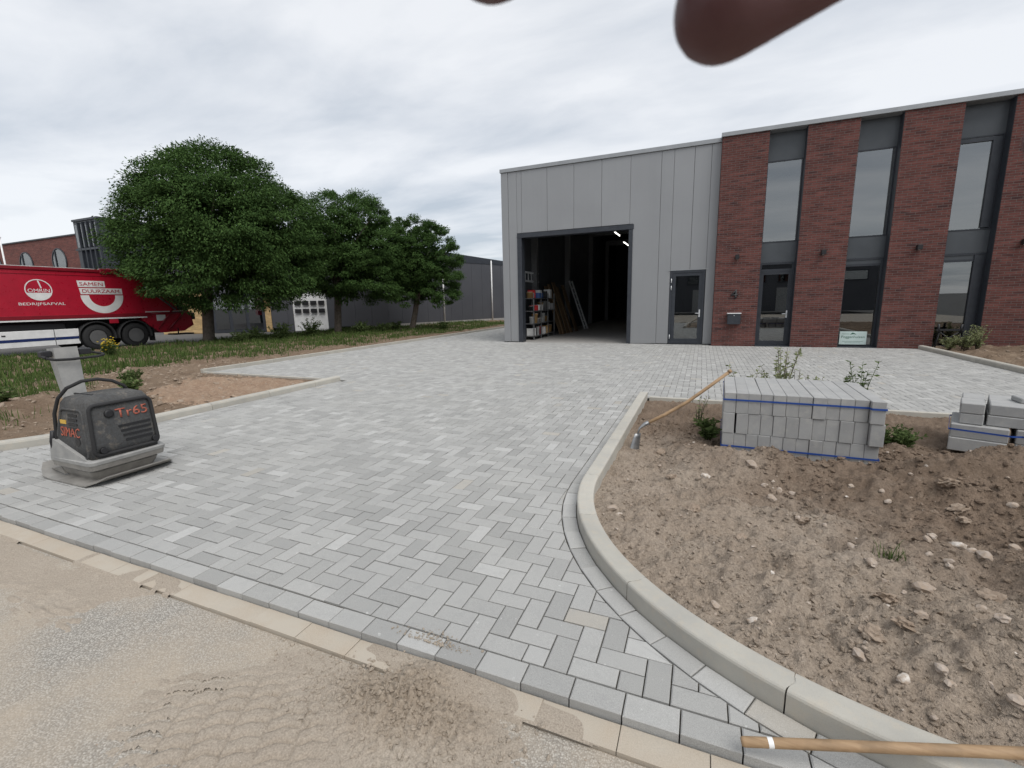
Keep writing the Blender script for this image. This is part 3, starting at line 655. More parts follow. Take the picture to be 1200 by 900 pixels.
# opening frame
P('door_surround', B(OL, OL+.17, GY-.03, GY+.3, 0, OT-.16, .006).box(OR_-.13, OR_, GY-.03, GY+.3, 0, OT-.16, .006).box(OL, OR_+.03, GY-.035, GY+.3, OT-.155, OT, .006), M['anth'])
P('door_track', B(OL+.05, OL+.12, GY+.3, GY+.36, 0, 5.2), M['steel']); P('door_track', B(OR_-.12, OR_-.05, GY+.3, GY+.36, 0, 5.2), M['steel'])
# hall shell
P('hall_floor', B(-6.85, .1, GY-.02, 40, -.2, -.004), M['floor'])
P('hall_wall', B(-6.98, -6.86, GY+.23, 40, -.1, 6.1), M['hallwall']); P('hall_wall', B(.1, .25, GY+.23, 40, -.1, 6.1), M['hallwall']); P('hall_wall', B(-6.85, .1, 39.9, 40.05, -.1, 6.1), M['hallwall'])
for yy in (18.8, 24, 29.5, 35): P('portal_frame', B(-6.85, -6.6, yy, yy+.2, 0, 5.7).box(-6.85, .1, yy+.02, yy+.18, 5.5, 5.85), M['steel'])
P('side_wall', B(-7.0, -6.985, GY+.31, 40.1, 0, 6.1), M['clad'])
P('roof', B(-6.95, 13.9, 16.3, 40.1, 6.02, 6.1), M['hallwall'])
# brick piers (slots between them hold the windows)
SL = [(1.56, 2.50), (3.70, 4.64), (5.85, 6.81), (8.0, 8.95), (10.15, 11.1)]
pe = .33
for s0, s1 in SL+[(12.3, 13)]:
    P('brick_pier', B(pe, s0, KYF, KYF+.42, -.05, 6.165), M['brick']); pe = s1
P('brick_pier', B(pe, 14, KYF, KYF+.42, -.05, 6.165), M['brick'])
P('office_wall', B(.26, 14, 21.0, 21.15, 0, 6), M['hallwall']); P('office_floor', B(.26, 14, 16.36, 21, 2.75, 3.0), M['hallwall']); P('office_floor', B(.26, 14, 16.36, 21, -.2, -.01), M['hallwall'])
P('side_wall', B(13.85, 14, 16.25, 40, 0, 6.0), M['brick'])
WY = KYF+.30
def fr(x0, x1, z0, z1, t=.05, y0=WY-.03, y1=WY+.05):
    return B(x0, x0+t, y0, y1, z0, z1).box(x1-t, x1, y0, y1, z0, z1).box(x0+t, x1-t, y0, y1, z0, z0+t).box(x0+t, x1-t, y0, y1, z1-t, z1)
def pane(x0, x1, z0, z1, par, mat='glass', y=WY): return P('pane', B(x0, x1, y, y+.012, z0, z1), M[mat], par)
for k_, (s0, s1) in enumerate(SL+[(12.3, 13)]):
    wd = P('window', fr(s0+.010, s1-.010, 3.10, 5.40, .03), M['anth'])
    rx = s1-.05
    if k_ >= 2: P('sash', B(s1-.22, s1-.05, WY-.05, WY+.03, 3.15, 5.35).box(s0+.05, s1-.22, WY-.045, WY+.03, 5.26, 5.35), M['anth'], wd); rx = s1-.22
    pane(s0+.035, rx+.015, 3.13, 5.37, wd)
    P('spandrel', B(s0+.002, s1-.002, WY-.02, WY+.04, 5.404, 6.16), M['panelgrey'], wd)
    P('spandrel', B(s0+.002, s1-.002, WY-.02, WY+.04, 2.52, 3.096), M['panelgrey'], wd)
    if k_ == 0:
        dr = P('door', fr(s0+.010, s1-.010, .02, 2.516, .06), M['anth']); P('transom', B(s0+.06, s1-.06, WY-.025, WY+.04, 2.24, 2.32), M['anth'], dr)
        P('leaf', fr(s0+.065, s1-.065, .08, 2.235, .075, WY-.02, WY+.035), M['anth'], dr); pane(s0+.14, s1-.14, .15, 2.16, dr); pane(s0+.06, s1-.06, 2.32, 2.45, dr)
        P('handle', MB().tube([(s1-.115, WY-.02, .98), (s1-.115, WY-.075, .98), (s1-.24, WY-.075, .98)], .011, 8).box(s1-.135, s1-.095, WY-.028, WY-.02, .86, 1.08), M['alu'], dr)
    else:
        w2 = P('window', fr(s0+.010, s1-.010, .02, 2.516, .05), M['anth']); rx = s1-.05
        if k_ == 2: P('sash', B(s1-.24, s1-.05, WY-.05, WY+.03, .1, 2.46), M['anth'], w2); rx = s1-.24
        P('transom', B(s0+.05, rx, WY-.025, WY+.04, 2.3, 2.36), M['anth'], w2)
        pane(s0+.05, rx, .07, 2.3, w2); P('panel', B(s0+.05, rx, WY-.01, WY+.03, 2.36, 2.47), M['panelgrey'], w2)
    for xr in (s0+.001, s1-.009): P('reveal', B(xr, xr+.008, KYF+.01, WY-.035, .021, 6.16), M['anth'])
    P('sill', B(s0+.002, s1-.002, KYF+.02, WY-.03, -.04, .02), M['anth'])
# personnel door in the cladding
dr = P('door', fr(-1.01, .05, .02, 2.40, .07, GY-.01, GY+.1), M['anth'])
P('leaf', fr(-.935, -.02, .09, 2.325, .1, GY+.005, GY+.07), M['anth'], dr); pane(-.835, -.12, .19, 2.225, dr, 'doorglass', GY+.035)
P('handle', MB().tube([(-.07, GY, 1.02), (-.07, GY-.055, 1.02), (-.2, GY-.055, 1.02)], .012, 8).box(-.09, -.05, GY-.004, GY+.006, .9, 1.14), M['alu'], dr)
for zc in (.25, 1.85, 2.08): P('hinge', MB().tube([(-.965, GY-.02, zc-.07), (-.965, GY-.02, zc+.07)], .014, 8), M['alu'], dr)
P('door_hood', B(-1.09, .13, GY-.02, GY-.001, 2.405, 2.43), M['trim'])
text('house_number', '4', M['black'], frame((.80, KYF-.001, 1.47), (1, 0, 0), (0, 0, 1)), .2, .27, bld, .03, .01)
bl_ = bpy.data.objects
# wall lamps, mailbox, board in the window
for xl, lab in ((.915, 'small black wall lamp above house number four'), (3.12, 'small black wall lamp between glazed door and window with board'), (5.27, 'small black wall lamp between window with board and sash window'), (7.35, 'small black wall lamp on brick pier beside soil bank')):
    lm = empty('wall_lamp', (xl, KYF, 2.64), lab, 'wall lamp', 'black wall lamps on the brick piers')
    obj('lamp_body', MB().box(xl-.055, xl+.055, KYF-.16, KYF-.03, 2.645, 2.775, .008), M['black'], lm); obj('bracket', MB().box(xl-.035, xl+.035, KYF-.03, KYF, 2.66, 2.76), M['black'], lm); obj('lens', MB().lathe([(.03, 0), (.03, .004)], (xl, KYF-.095, 2.6405), 'z', 12), M['white'], lm)
mbx = empty('mailbox', (.93, KYF, .68), 'dark grey metal mailbox under house number four', 'mailbox')
obj('box', MB().box(.745, 1.115, KYF-.15, KYF-.005, .68, 1.0, .01), M['anth'], mbx); obj('lid', MB().box(.73, 1.13, KYF-.17, KYF-.002, 1.003, 1.03, .006), M['alu'], mbx); obj('lock', MB().lathe([(.012, 0), (.012, -.01)], (.93, KYF-.15, .95), 'y', 10), M['alu'], mbx)
sg = empty('sign_board', (4.11, WY-.055, .05), 'pale green lettered board standing inside the dark window', 'sign')
obj('board', MB().box(3.78, 4.44, WY-.075, WY-.06, .07, .45, .006), M['signwhite'], sg)
text('lettering', 'Poggenhuizen', M['green'], frame((3.83, WY-.0755, .24), (1, 0, 0), (0, 0, 1)), .56, .09, sg, .002, .0)
obj('emblem', MB().prism([(4.03, .36), (4.09, .42), (4.15, .395), (4.19, .36), (4.12, .375)], lambda u, v, d: (u, WY-.0755-d, v), 0, .002), M['green'], sg)
obj('rule', MB().box(3.84, 4.02, WY-.0775, WY-.0755, .375, .383).box(3.86, 4.36, WY-.0775, WY-.0755, .16, .168).box(3.92, 4.3, WY-.0775, WY-.0755, .12, .126), M['green'], sg)

# ------------------------------------------------------------------ inside the hall
sh = empty('storage_rack', (-6.4, 18.5, 0), 'steel storage rack along the hall wall inside the open door', 'rack')
for yy in (17.1, 18.0, 18.9, 19.8):
    for xq in (-6.55, -6.15): obj('post', MB().box(xq-.02, xq+.02, yy-.02, yy+.02, 0, 1.85), M['steel'], sh)
for zq in (.12, .62, 1.12, 1.62): obj('shelf', MB().box(-6.57, -6.13, 17.08, 19.82, zq, zq+.03), M['steel'], sh)
cols = [flat('tin_red', (.45, .03, .03)), flat('tin_white', (.7, .7, .68)), flat('tin_blue', (.05, .1, .25)), flat('tin_tan', (.45, .28, .12)), flat('tin_grey', (.3, .3, .3)), flat('tin_black', (.03, .03, .03))]
cn = ['red', 'white', 'blue', 'tan', 'grey', 'black']; sn = ['bottom shelf', 'second shelf', 'third shelf', 'top shelf']
for si, zq in enumerate((.151, .651, 1.151, 1.651)):
    yy = 17.2
    while yy < 19.6:
        w_ = random.uniform(.14, .3); h_ = random.uniform(.16, .38); ck = random.choice([0, 1, 1, 1, 2, 3, 4, 5, 4]); xo = -6.36+random.uniform(-.05, .08)
        if random.random() < .5:
            m_ = MB().box(xo-.15, xo+.15, yy, yy+w_, zq, zq+h_, .01); obj('box', m_, cols[ck], label=cn[ck]+' box on the '+sn[si]+' of the rack in the hall', cat='box', group='boxes on the storage rack')
        else:
            r_ = w_/2; b_ = empty('bucket', (xo, yy+r_, zq), cn[ck]+' bucket on the '+sn[si]+' of the rack in the hall', 'bucket', 'buckets on the storage rack')
            obj('tub', MB().lathe([(r_*.82, 0), (r_, h_*.95), (r_*1.06, h_*.95), (r_*1.06, h_)], (xo, yy+r_, zq), 'z', 14), cols[ck], b_); obj('lid', MB().lathe([(r_*1.04, 0), (r_*.9, .012)], (xo, yy+r_, zq+h_), 'z', 14), cols[4], b_)
        yy += w_+random.uniform(.03, .14)
def ladder(name, o_, along, across, L_, wd, n, label):
    o_, along, across = Vector(o_), Vector(along).normalized(), Vector(across).normalized(); e_ = empty(name, o_, label, 'ladder')
    for s_ in (0, 1): obj('rail', MB().tube([o_+across*wd*s_, o_+across*wd*s_+along*L_], .045, 4, smooth=False), M['alu'], e_)
    for i in range(n): p = o_+along*(L_*(i+.6)/n); obj('rung', MB().tube([p, p+across*wd], .018, 6), M['alu'], e_)
ladder('ladder', (-5.60, 23.4, .05), (-.98, -.25, 3.05), (.12, 1, .0), 2.62, .38, 9, 'aluminium ladder leaning upright against stored boards in the hall')
ladder('ladder', (-6.79, 16.9, 2.36), (0, 1, 0), (0, -.02, 1), 2.6, .36, 7, 'aluminium ladder hung sideways on the hall wall above the rack')
for i, (y_, x_, t_, h_) in enumerate(((20.15, -6.0, .03, 2.2), (20.5, -5.95, .05, 2.3), (20.95, -5.9, .03, 2.4), (21.5, -5.85, .04, 2.2), (22.2, -5.8, .03, 2.3))):
    m_ = MB(); wv = .3 if i % 2 else .5
    m_.add([(x_, y_, 0), (x_, y_+wv, 0), (x_-.75, y_+wv, h_), (x_-.75, y_, h_), (x_+t_, y_, 0), (x_+t_, y_+wv, 0), (x_-.75+t_, y_+wv, h_), (x_-.75+t_, y_, h_)], [(0, 1, 2, 3), (4, 7, 6, 5), (0, 4, 5, 1), (1, 5, 6, 2), (2, 6, 7, 3), (3, 7, 4, 0)])
    obj('board', m_, M['plank'], label='raw wooden board leaning on the hall wall beyond the rack', cat='board', group='boards leaning in the hall')
for q0, q1 in (((721, 272), (725.5, 276.6)), ((731.5, 283.8), (736.2, 288.2))):
    pa_, pb_ = gnd(*q0, 4.9), gnd(*q1, 4.9); x0 = (pa_[0]+pb_[0])/2; y1, y0 = max(pa_[1], pb_[1]), min(pa_[1], pb_[1]); z0 = 4.9
    lt = empty('ceiling_light', (x0, (y0+y1)/2, z0), 'lit fluorescent tube lamp hanging in the dark hall', 'lamp', 'tube lamps in the hall')
    obj('tube', MB().tube([(x0, y0, z0), (x0, y1, z0)], .017, 8), M['tubelight'], lt); obj('housing', MB().box(x0-.05, x0+.05, y0, y1, z0+.035, z0+.08), M['white'], lt)
    obj('rod', MB().tube([(x0, (y0+y1)/2, z0+.08), (x0, (y0+y1)/2, 5.99)], .006, 5), M['steel'], lt)

# ================================================================== FAR BUILDINGS
wh = empty('warehouse', (-18.8, 24.4, 0), 'low dark grey sheet clad warehouse behind the trees', 'building')
A_, B_ = np.array([-18.8, 24.4]), np.array([-13.5, 38.5]); C_ = np.array([-31., 17.9])
def wallprism(name, p, q_, z0, zt0, zt1, th, mat, par, n_side=1):
    p, q_ = np.array(p, float), np.array(q_, float); t = (q_-p)/np.linalg.norm(q_-p); nrm = np.array([-t[1], t[0]])*th*n_side; m_ = MB()
    m_.add([(*p, z0), (*q_, z0), (*(q_+nrm), z0), (*(p+nrm), z0), (*p, zt0), (*q_, zt1), (*(q_+nrm), zt1), (*(p+nrm), zt0)], [(0, 1, 2, 3), (4, 7, 6, 5), (0, 4, 5, 1), (1, 5, 6, 2), (2, 6, 7, 3), (3, 7, 4, 0)]); return obj(name, m_, mat, par)
def along(p, q_, d0, d1): t = (q_-p)/np.linalg.norm(q_-p); return p+t*d0, p+t*d1
ztop = lambda d: 5.32-.055*d
Lw = np.linalg.norm(B_-A_); d = 0
while d < Lw-.2:
    e_ = min(d+1.05, Lw); p, q_ = along(A_, B_, d+.006, e_-.006); wallprism('cladding_panel', p, q_, .28, ztop(d), ztop(e_), .2, M['warehouse'], wh); d = e_
p, q_ = along(A_, B_, 0, Lw); wallprism('plinth', p, q_, -.1, .27, .27, .16, M['floor'], wh); tw = (B_-A_)/Lw; nw = np.array([tw[1], -tw[0]])
wallprism('roof_edge', p+nw*.03, q_+nw*.03, ztop(Lw)-.02, ztop(0)+.07, ztop(Lw)+.07, .3, M['anth'], wh)
for dd in (4.55, 9.4):
    p = A_+tw*dd+nw*.06; obj('downpipe', MB().tube([(*p, .05), (*p, ztop(dd)-.05)], .055, 8), M['white'], wh)
Lc = np.linalg.norm(C_-A_); d = 0
while d < Lc-.2:
    e_ = min(d+1.05, Lc)
    if not (3.6 < (d+e_)/2 < 6.2) and not (7.4 < (d+e_)/2 < 11.2): p, q_ = along(A_, C_, d+.006, e_-.006); wallprism('cladding_panel', p, q_, .2, 4.6, 4.6, .2, M['warehouse'], wh, -1)
    d = e_
tc_ = (C_-A_)/Lc; nc = np.array([-tc_[1], tc_[0]])
p, q_ = along(A_, C_, 0, Lc); wallprism('wall_top', p, q_, 2.75, 4.62, 4.62, .25, M['warehouse'], wh, -1) if False else None
for d0, d1, zt in ((3.1, 6.3, 2.5), (7.2, 11.4, 2.4)): p, q_ = along(A_, C_, d0, d1); wallprism('wall_over_door', p, q_, zt, 4.6, 4.6, .2, M['warehouse'], wh, -1)
p, q_ = along(A_, C_, 0, 2.45); wallprism('plinth', p, q_, -.1, .19, .19, .18, M['floor'], wh, -1)
def wpt(d, z, off=0.): q2 = A_+tc_*d+nc*off; return (q2[0], q2[1], z)
sdv = MB(); p, q_ = along(A_, C_, 3.85, 5.95); sdoor = wallprism('sectional_door', p-nc*.05, q_-nc*.05, .0, 2.5, 2.5, .06, M['white'], wh, -1)
for zr in (1.12, 1.62):
    for i in range(4):
        d0 = 3.98+i*.49
        pa, qa = along(A_, C_, d0, d0+.36); wallprism('pane', pa-nc*.03+nc*.05*0, qa-nc*.03, zr, zr+.26, zr+.26, .1, M['black'], sdoor, 1)
for d0 in (7.3, 10.9): p, q_ = along(A_, C_, d0, d0+.35); wallprism('brick_pier', p+nc*.05, q_+nc*.05, 0, 2.4, 2.4, .22, M['ybrick'], wh, -1)
p, q_ = along(A_, C_, 7.66, 10.88); dr = wallprism('glazed_door', p, q_, 0, 2.4, 2.4, .08, M['anth'], wh, -1)
for i in range(3):
    pa, qa = along(A_, C_, 7.85+i*1.0, 8.65+i*1.0); wallprism('pane', pa+nc*.02, qa+nc*.02, .2, 2.2, 2.2, .05, M['glass'], dr, -1)
p, q_ = along(A_, C_, 11.3, Lc); wallprism('brick_wall', p+nc*.04, q_+nc*.04, 0, 2.5, 2.5, .2, M['ybrick'], wh, -1)
p, q_ = along(A_, C_, .3, Lc-.1); wallprism('inner_wall', p-nc*.5, q_-nc*.5, -.1, 4.55, 4.55, .1, M['hallwall'], wh, -1)
for d0, d1 in ((3.1, 3.84), (5.96, 6.4)): p, q_ = along(A_, C_, d0, d1); wallprism('cladding_panel', p-nc*.02, q_-nc*.02, 0, 2.5, 2.5, .15, M['warehouse'], wh, -1)
rf = MB(); rf.add([(*A_, 4.62), (*B_, 4.5), (-28, 42, 4.5), (*C_, 4.6)], [(0, 1, 2, 3)]); obj('roof', rf, M['warehouse'], wh)

fb = empty('brick_building', (-55, 22, 0), 'red brick building with round windows behind the refuse truck', 'building')
m_ = MB().box(-66, -47.0, 22.0, 22.4, 0, 7.7)
obj('wall', m_, M['brick2'], fb); obj('roof_edge', MB().box(-66, -46.95, 21.92, 22.5, 7.70, 7.80), M['anth'], fb); obj('roof', MB().box(-66, -44, 22.4, 36, 7.3, 7.6), M['warehouse'], fb); obj('side_wall', MB().box(-66, -65.7, 22.4, 36, 0, 7.6), M['brick2'], fb)
for xc in (-50.6, -56.0, -61.5):
    wn = obj('window', MB().lathe([(1.10, 0), (1.10, -.08), (1.02, -.08), (1.02, 0)], (xc, 21.995, 5.75), 'y', 28), M['anth'], fb); obj('pane', MB().lathe([(1.02, -.03), (1.02, -.04)], (xc, 21.995, 5.75), 'y', 28), M['glass'], wn); obj('mullion', MB().box(xc-.52, xc-.42, 21.90, 21.96, 4.86, 6.64), M['anth'], wn)
gb = obj('glazed_corner', MB().box(-47.0, -43.6, 21.7, 22.0, 0, 8.6).box(-43.9, -43.6, 22.0, 30, 0, 8.6).box(-47.0, -43.5, 21.6, 30, 8.6, 8.75), M['anth'], fb)
for i in range(5): obj('pane', MB().box(-46.8+i*.64, -46.32+i*.64, 21.66, 21.69, 6.6, 8.35), M['glass'], gb); obj('mullion', MB().box(-46.28+i*.64, -46.2+i*.64, 21.55, 21.695, 0, 8.5), M['anth'], gb)
obj('transom', MB().box(-47, -43.6, 21.56, 21.655, 6.35, 6.5), M['anth'], gb)
fp = empty('flag_pole', (-57.2, 21, 0), 'slim white pole in front of the brick building with round windows', 'pole'); obj('shaft', MB().tube([(-57.2, 21, 0), (-57.2, 21, 8.0)], [.09, .06], 8), M['white'], fp); obj('finial', MB().lathe([(.02, 0), (.1, .05), (.1, .12), (.02, .17)], (-57.2, 21, 8.0), 'z', 10), M['white'], fp)
# unit across the street, which the lower panes mirror
ob = empty('opposite_unit', (4, -22, 0), 'dark brick unit across the street mirrored in the glazed door', 'building')
obj('wall', MB().box(-16, 16, -22.4, -22, 0, 5.2).box(-16, -15.6, -34, -22.4, 0, 5.2).box(15.6, 16, -34, -22.4, 0, 5.2), M['warehouse'], ob); obj('roof', MB().box(-16.2, 16.2, -34, -21.8, 5.2, 5.4), M['anth'], ob)
for i in range(7): wn = obj('window', MB().box(-14.5+i*4.3, -11.2+i*4.3, -21.99, -21.95, 2.9, 3.9), M['anth'], ob); obj('pane', MB().box(-14.4+i*4.3, -11.3+i*4.3, -21.945, -21.935, 3.0, 3.8), M['doorglass'], wn)
for i in range(3): obj('gate', MB().box(-9+i*8, -5+i*8, -21.99, -21.94, 0, 2.4), M['hoodgrey'], ob)
# ================================================================== CONCRETE STACKS
def chbox(w_, l_, h_, c=.006):
    m_ = MB(); m_.box(0, w_, 0, l_, 0, h_, c); me = m_.mesh('edging_stone'); me.materials.append(M['block']); return me
st_me = chbox(.1015, 1.0, .1985, .0035); rz = -.035; ca, sa = math.cos(rz), math.sin(rz); ORG = (.245, 4.735)
def stk(x, y): return ORG[0]+ca*x-sa*y, ORG[1]+sa*x+ca*y
ORD = ['first', 'second', 'third', 'fourth', 'fifth', 'sixth', 'seventh', 'eighth', 'ninth', 'tenth', 'eleventh', 'twelfth']; ROW = ['soil side', 'middle', 'yard side']
ln = ['top', 'middle', 'bottom']
for lay, z in enumerate((.402, .202, .002)):
    for i in range(12):
        jx, jy = random.gauss(0, .0012), random.gauss(0, .004); x = i*.1034
        if i == 11 and lay < 2: x += .004; jy -= .045
        if lay == 2: x -= .0; 
        X_, Y_ = stk(x+jx+(.012 if lay == 1 and i > 0 else 0), jy)
        link('edging_stone', st_me, (X_, Y_, z), (0, 0, rz+random.gauss(0, .002)), label='concrete edging stone in the %s layer of the strapped stack, %s from the hoe' % (ln[lay], ORD[i]), cat='edging stone', group='edging stones in the strapped stack')
def strap(name, path_pts, hgt, label, th=.002):
    m_ = MB(); n = len(path_pts); vs = []
    for x, y, z in path_pts: vs += [(x, y, z-hgt/2), (x, y, z+hgt/2)]
    cx_ = np.mean([p[:2] for p in path_pts], 0)
    for x, y, z in path_pts:
        d = np.array([x, y])-cx_; d = d/np.linalg.norm(d)*th*2; vs += [(x+d[0], y+d[1], z-hgt/2), (x+d[0], y+d[1], z+hgt/2)]
    fs = []
    for i in range(n):
        j = (i+1) % n; fs += [(2*i, 2*i+1, 2*j+1, 2*j), (2*n+2*i, 2*n+2*j, 2*n+2*j+1, 2*n+2*i+1), (2*i+1, 2*n+2*i+1, 2*n+2*j+1, 2*j+1), (2*i, 2*j, 2*n+2*j, 2*n+2*i)]
    m_.add(vs, fs); return obj(name, m_, M['strap'], label=label, cat='strap', group='blue straps round the stacks')
for z, lab in ((.535, 'blue plastic strap round the top layer of the tall stack'), (.075, 'blue plastic strap round the bottom layer of the tall stack')):
    pts = []
    oy = -.011
    for x, y in ((-.006, oy), (1.13, oy), (1.142, oy-.044 if z > .2 else oy), (1.246, oy-.044 if z > .2 else oy), (1.246, 1.012), (-.006, 1.012)): a, b = stk(x, y); pts.append((a, b, z))
    strap('strap', pts, .016, lab)
# second, rougher stack: flat kerb blocks in pairs
bl_me = {}
def block(w_, l_, h_):
    k_ = (w_, l_, h_)
    if k_ not in bl_me: m_ = MB(); m_.box(-w_/2, w_/2, -l_/2, l_/2, 0, h_, .007); me = m_.mesh('kerb_block'); me.materials.append(M['block']); bl_me[k_] = me
    return bl_me[k_]
R2 = -.38; c2, s2 = math.cos(R2), math.sin(R2); O2 = (2.37, 5.68)
def s2p(x, y): return O2[0]+c2*x-s2*y, O2[1]+s2*x+c2*y
for lay, z in enumerate((-.05, .085, .222, .327)):
    up = lay > 1
    xs_ = [(-.02, .40), (.43, .12), (.60, .30), (.93, .30), (1.26, .30)] if not up else [(.03, .17), (.22, .36), (.60, .33), (.95, .33), (1.3, .25)]
    for bi, (x, wd_) in enumerate(xs_):
        for ri in range(2):
            jx, jy = random.gauss(0, .006), random.gauss(0, .006); yo = ri*.33+(.05 if (bi == 1 and not up) else 0)+(.06 if up and bi % 2 == 0 else .09 if up else 0)
            X_, Y_ = s2p(x+wd_/2+jx, yo+.16+jy)
            link('kerb_block', block(wd_, .32, .133 if not up else .102), (X_, Y_, z), (0, 0, R2+random.gauss(0, .01)), label='kerb block of the loose stack, %s course, %s from strapped stack, %s row' % (('lowest', 'second', 'third', 'top')[lay], ORD[bi], ROW[ri]), cat='kerb block', group='kerb blocks in the low loose stack')
for x, y, rr in ((.55, .45, .3), (.95, .5, -.2)):
    X_, Y_ = s2p(x, y); link('kerb_block', block(.3, .2, .05), (X_, Y_, .431), (0, 0, R2+rr), label='grey concrete kerb block lying loose on top of the low stack', cat='kerb block', group='kerb blocks lying on the low stack')
strap('strap', [(*s2p(a, b), z) for a, b, z in ((-.035, -.012, .17), (.40, -.012, .165), (.46, .03, .165), (.58, -.012, .17), (1.6, -.012, .17), (1.6, .68, .17), (-.035, .68, .17))], .016, 'blue plastic strap sagging round the low loose stack')

# ================================================================== TOOLS
he = empty('hoe', (-.56, 4.70, 0), 'wooden handled hoe leaning on the strapped stack', 'hoe')
g0 = float(soil_h(np.array(-.56), np.array(4.7)))
hp = [Vector((-.50, 4.80, .20)), Vector((-.31, 4.86, .315)), Vector((-.10, 4.92, .45)), Vector((.10, 4.975, .60)), Vector((.285, 5.03, .755))]
hp[2] += Vector((.0, 0, -.012)); hp[1] += Vector((.0, 0, -.012))
obj('handle', MB().tube(hp, [.018, .0185, .018, .0175, .0165], 10).tube([hp[-1], hp[-1]+Vector((.02, .005, .018))], [.021, .02], 10), M['wood'], he)
obj('socket', MB().tube([(-.56, 4.735, .11), (-.545, 4.765, .165), (-.50, 4.80, .20), (-.46, 4.812, .223)], [.009, .011, .022, .022], 10), M['steel'], he)
bl = MB(); bv = []
for i in range(6):
    t = i/5; wv = .045+.035*t; cx_, cy_, cz = -.56-.03*math.sin(t*1.3), 4.735-.06*t, .115-t*(.115-g0+.035)
    for s_ in (-1, 0, 1): bv += [(cx_+s_*wv*.6-.006*(1-abs(s_)), cy_+s_*wv*.5, cz)]
for i in range(6):
    for s_ in range(3): x, y, z = bv[i*3+s_]; bv.append((x+.004, y-.005, z))
fs = []
for i in range(5):
    for s_ in range(2): a = i*3+s_; fs += [(a, a+1, a+4, a+3), (a+18, a+21, a+22, a+19)]
    fs += [(i*3, i*3+3, i*3+21, i*3+18), (i*3+2, i*3+20, i*3+23, i*3+5)]
fs += [(0, 18, 19, 1), (1, 19, 20, 2), (15, 16, 34, 33), (16, 17, 35, 34)]
bl.add(bv, fs, True); obj('blade', bl, M['steel'], he)
wp = [Vector(gnd(868, 869, .055)), Vector(gnd(1205, 883, .165))]; dv = (wp[1]-wp[0]).normalized()
so = empty('wooden_handle', (wp[0].x, wp[0].y, .0), 'long wooden tool handle lying across the curved kerb', 'tool handle')
obj('shaft', MB().tube([wp[0]+dv*.002, wp[0]+dv*.01, wp[0]+dv*.35, wp[0]+dv*.9, wp[0]+dv*1.45], [.0125, .0155, .0158, .0165, .017], 16), M['wood'], so)
obj('paint_mark', MB().tube([wp[0]+dv*.082, wp[0]+dv*.098], [.0159, .0159], 16, caps=False), M['white'], so, label='smear of white paint on the handle')
endp = wp[0]+dv*1.44
obj('shovel_blade', MB().box(endp.x-.02, endp.x+.26, endp.y-.02, endp.y+.2, endp.z-.012, endp.z-.008).tube([endp-dv*.15, endp+dv*.05], [.02, .03], 10), M['steel'], so)

# ================================================================== PLATE COMPACTOR
pc = empty('plate_compactor', (-5.15, 2.33, 0), 'dusty black and grey plate compactor standing on the new paving', 'plate compactor')
def C(name, m_, mat, par=pc, **kw): return obj(name, m_, mat, par, **kw)
Y0, Y1 = 1.975, 2.685
prof = [(-5.66, .105), (-5.60, .055), (-5.52, .018), (-5.42, .004), (-4.92, .004), (-4.84, .012), (-4.77, .035), (-4.70, .075)]
vs = []; n = len(prof)
for (x, z) in prof:
    t = abs(x+5.2)/.46; cut = .07*max(0, t-.78)/.22
    vs += [(x, Y0+cut, z), (x, Y1-cut, z), (x, Y1-cut, z+.012), (x, Y0+cut, z+.012)]
fs = [(i*4+j, i*4+(j+1) % 4, i*4+4+(j+1) % 4, i*4+4+j) for i in range(n-1) for j in range(4)]+[(0, 1, 2, 3), (n*4-4, n*4-3, n*4-2, n*4-1)]
C('base_plate', MB().add(vs, fs), M['plate'])
for yy in (2.08, 2.2, 2.33, 2.46, 2.58): C('plate_rib', MB().add([(-5.58, yy-.012, .06), (-5.58, yy+.012, .06), (-5.36, yy+.012, .03), (-5.36, yy-.012, .03), (-5.40, yy-.01, .095), (-5.40, yy+.01, .095)], [(0, 1, 2, 3), (0, 4, 5, 1), (3, 2, 5, 4), (0, 3, 4), (1, 5, 2)]), M['plate'])
def loft(secs, smooth_=True, caps=True):
    m_ = MB(); k_ = len(secs[0]); vs = [p for s_ in secs for p in s_]; fs = [(i*k_+j, i*k_+(j+1) % k_, (i+1)*k_+(j+1) % k_, (i+1)*k_+j) for i in range(len(secs)-1) for j in range(k_)]
    if caps: fs += [tuple(range(k_)), tuple((len(secs)-1)*k_+j for j in range(k_))]
    return m_.add(vs, fs, smooth_)
def rrect(x0, x1, y0, y1, r_, z, n=5):
    out = []
    for cx_, cy_, a0 in ((x1-r_, y1-r_, 0), (x0+r_, y1-r_, PI/2), (x0+r_, y0+r_, PI), (x1-r_, y0+r_, 1.5*PI)):
        for i in range(n): a = a0+PI/2*i/(n-1); out.append((cx_+r_*math.cos(a), cy_+r_*math.sin(a), z if not callable(z) else z(cx_+r_*math.cos(a))))
    return out
def flatten(m_): m_.sm = [False]*len(m_.sm); return m_
C('vibrator_housing', loft([rrect(-5.40, -4.93, 2.10, 2.58, .05, .015), rrect(-5.42, -4.91, 2.08, 2.60, .05, .055), rrect(-5.44, -4.89, 2.07, 2.61, .05, .095), rrect(-5.43, -4.90, 2.08, 2.60, .05, .108), rrect(-5.48, -4.84, 2.04, 2.64, .05, .122), rrect(-5.49, -4.83, 2.035, 2.645, .05, .17)], False), M['plate'])
zs1 = lambda x: .18+.03+max(0, (-4.95-x))*.36
C('lower_cover', loft([rrect(-5.49, -4.825, 2.03, 2.65, .05, .172), rrect(-5.49, -4.82, 2.03, 2.65, .05, .20), rrect(-5.48, -4.84, 2.045, 2.635, .05, zs1)], False), M['hoodgrey'])
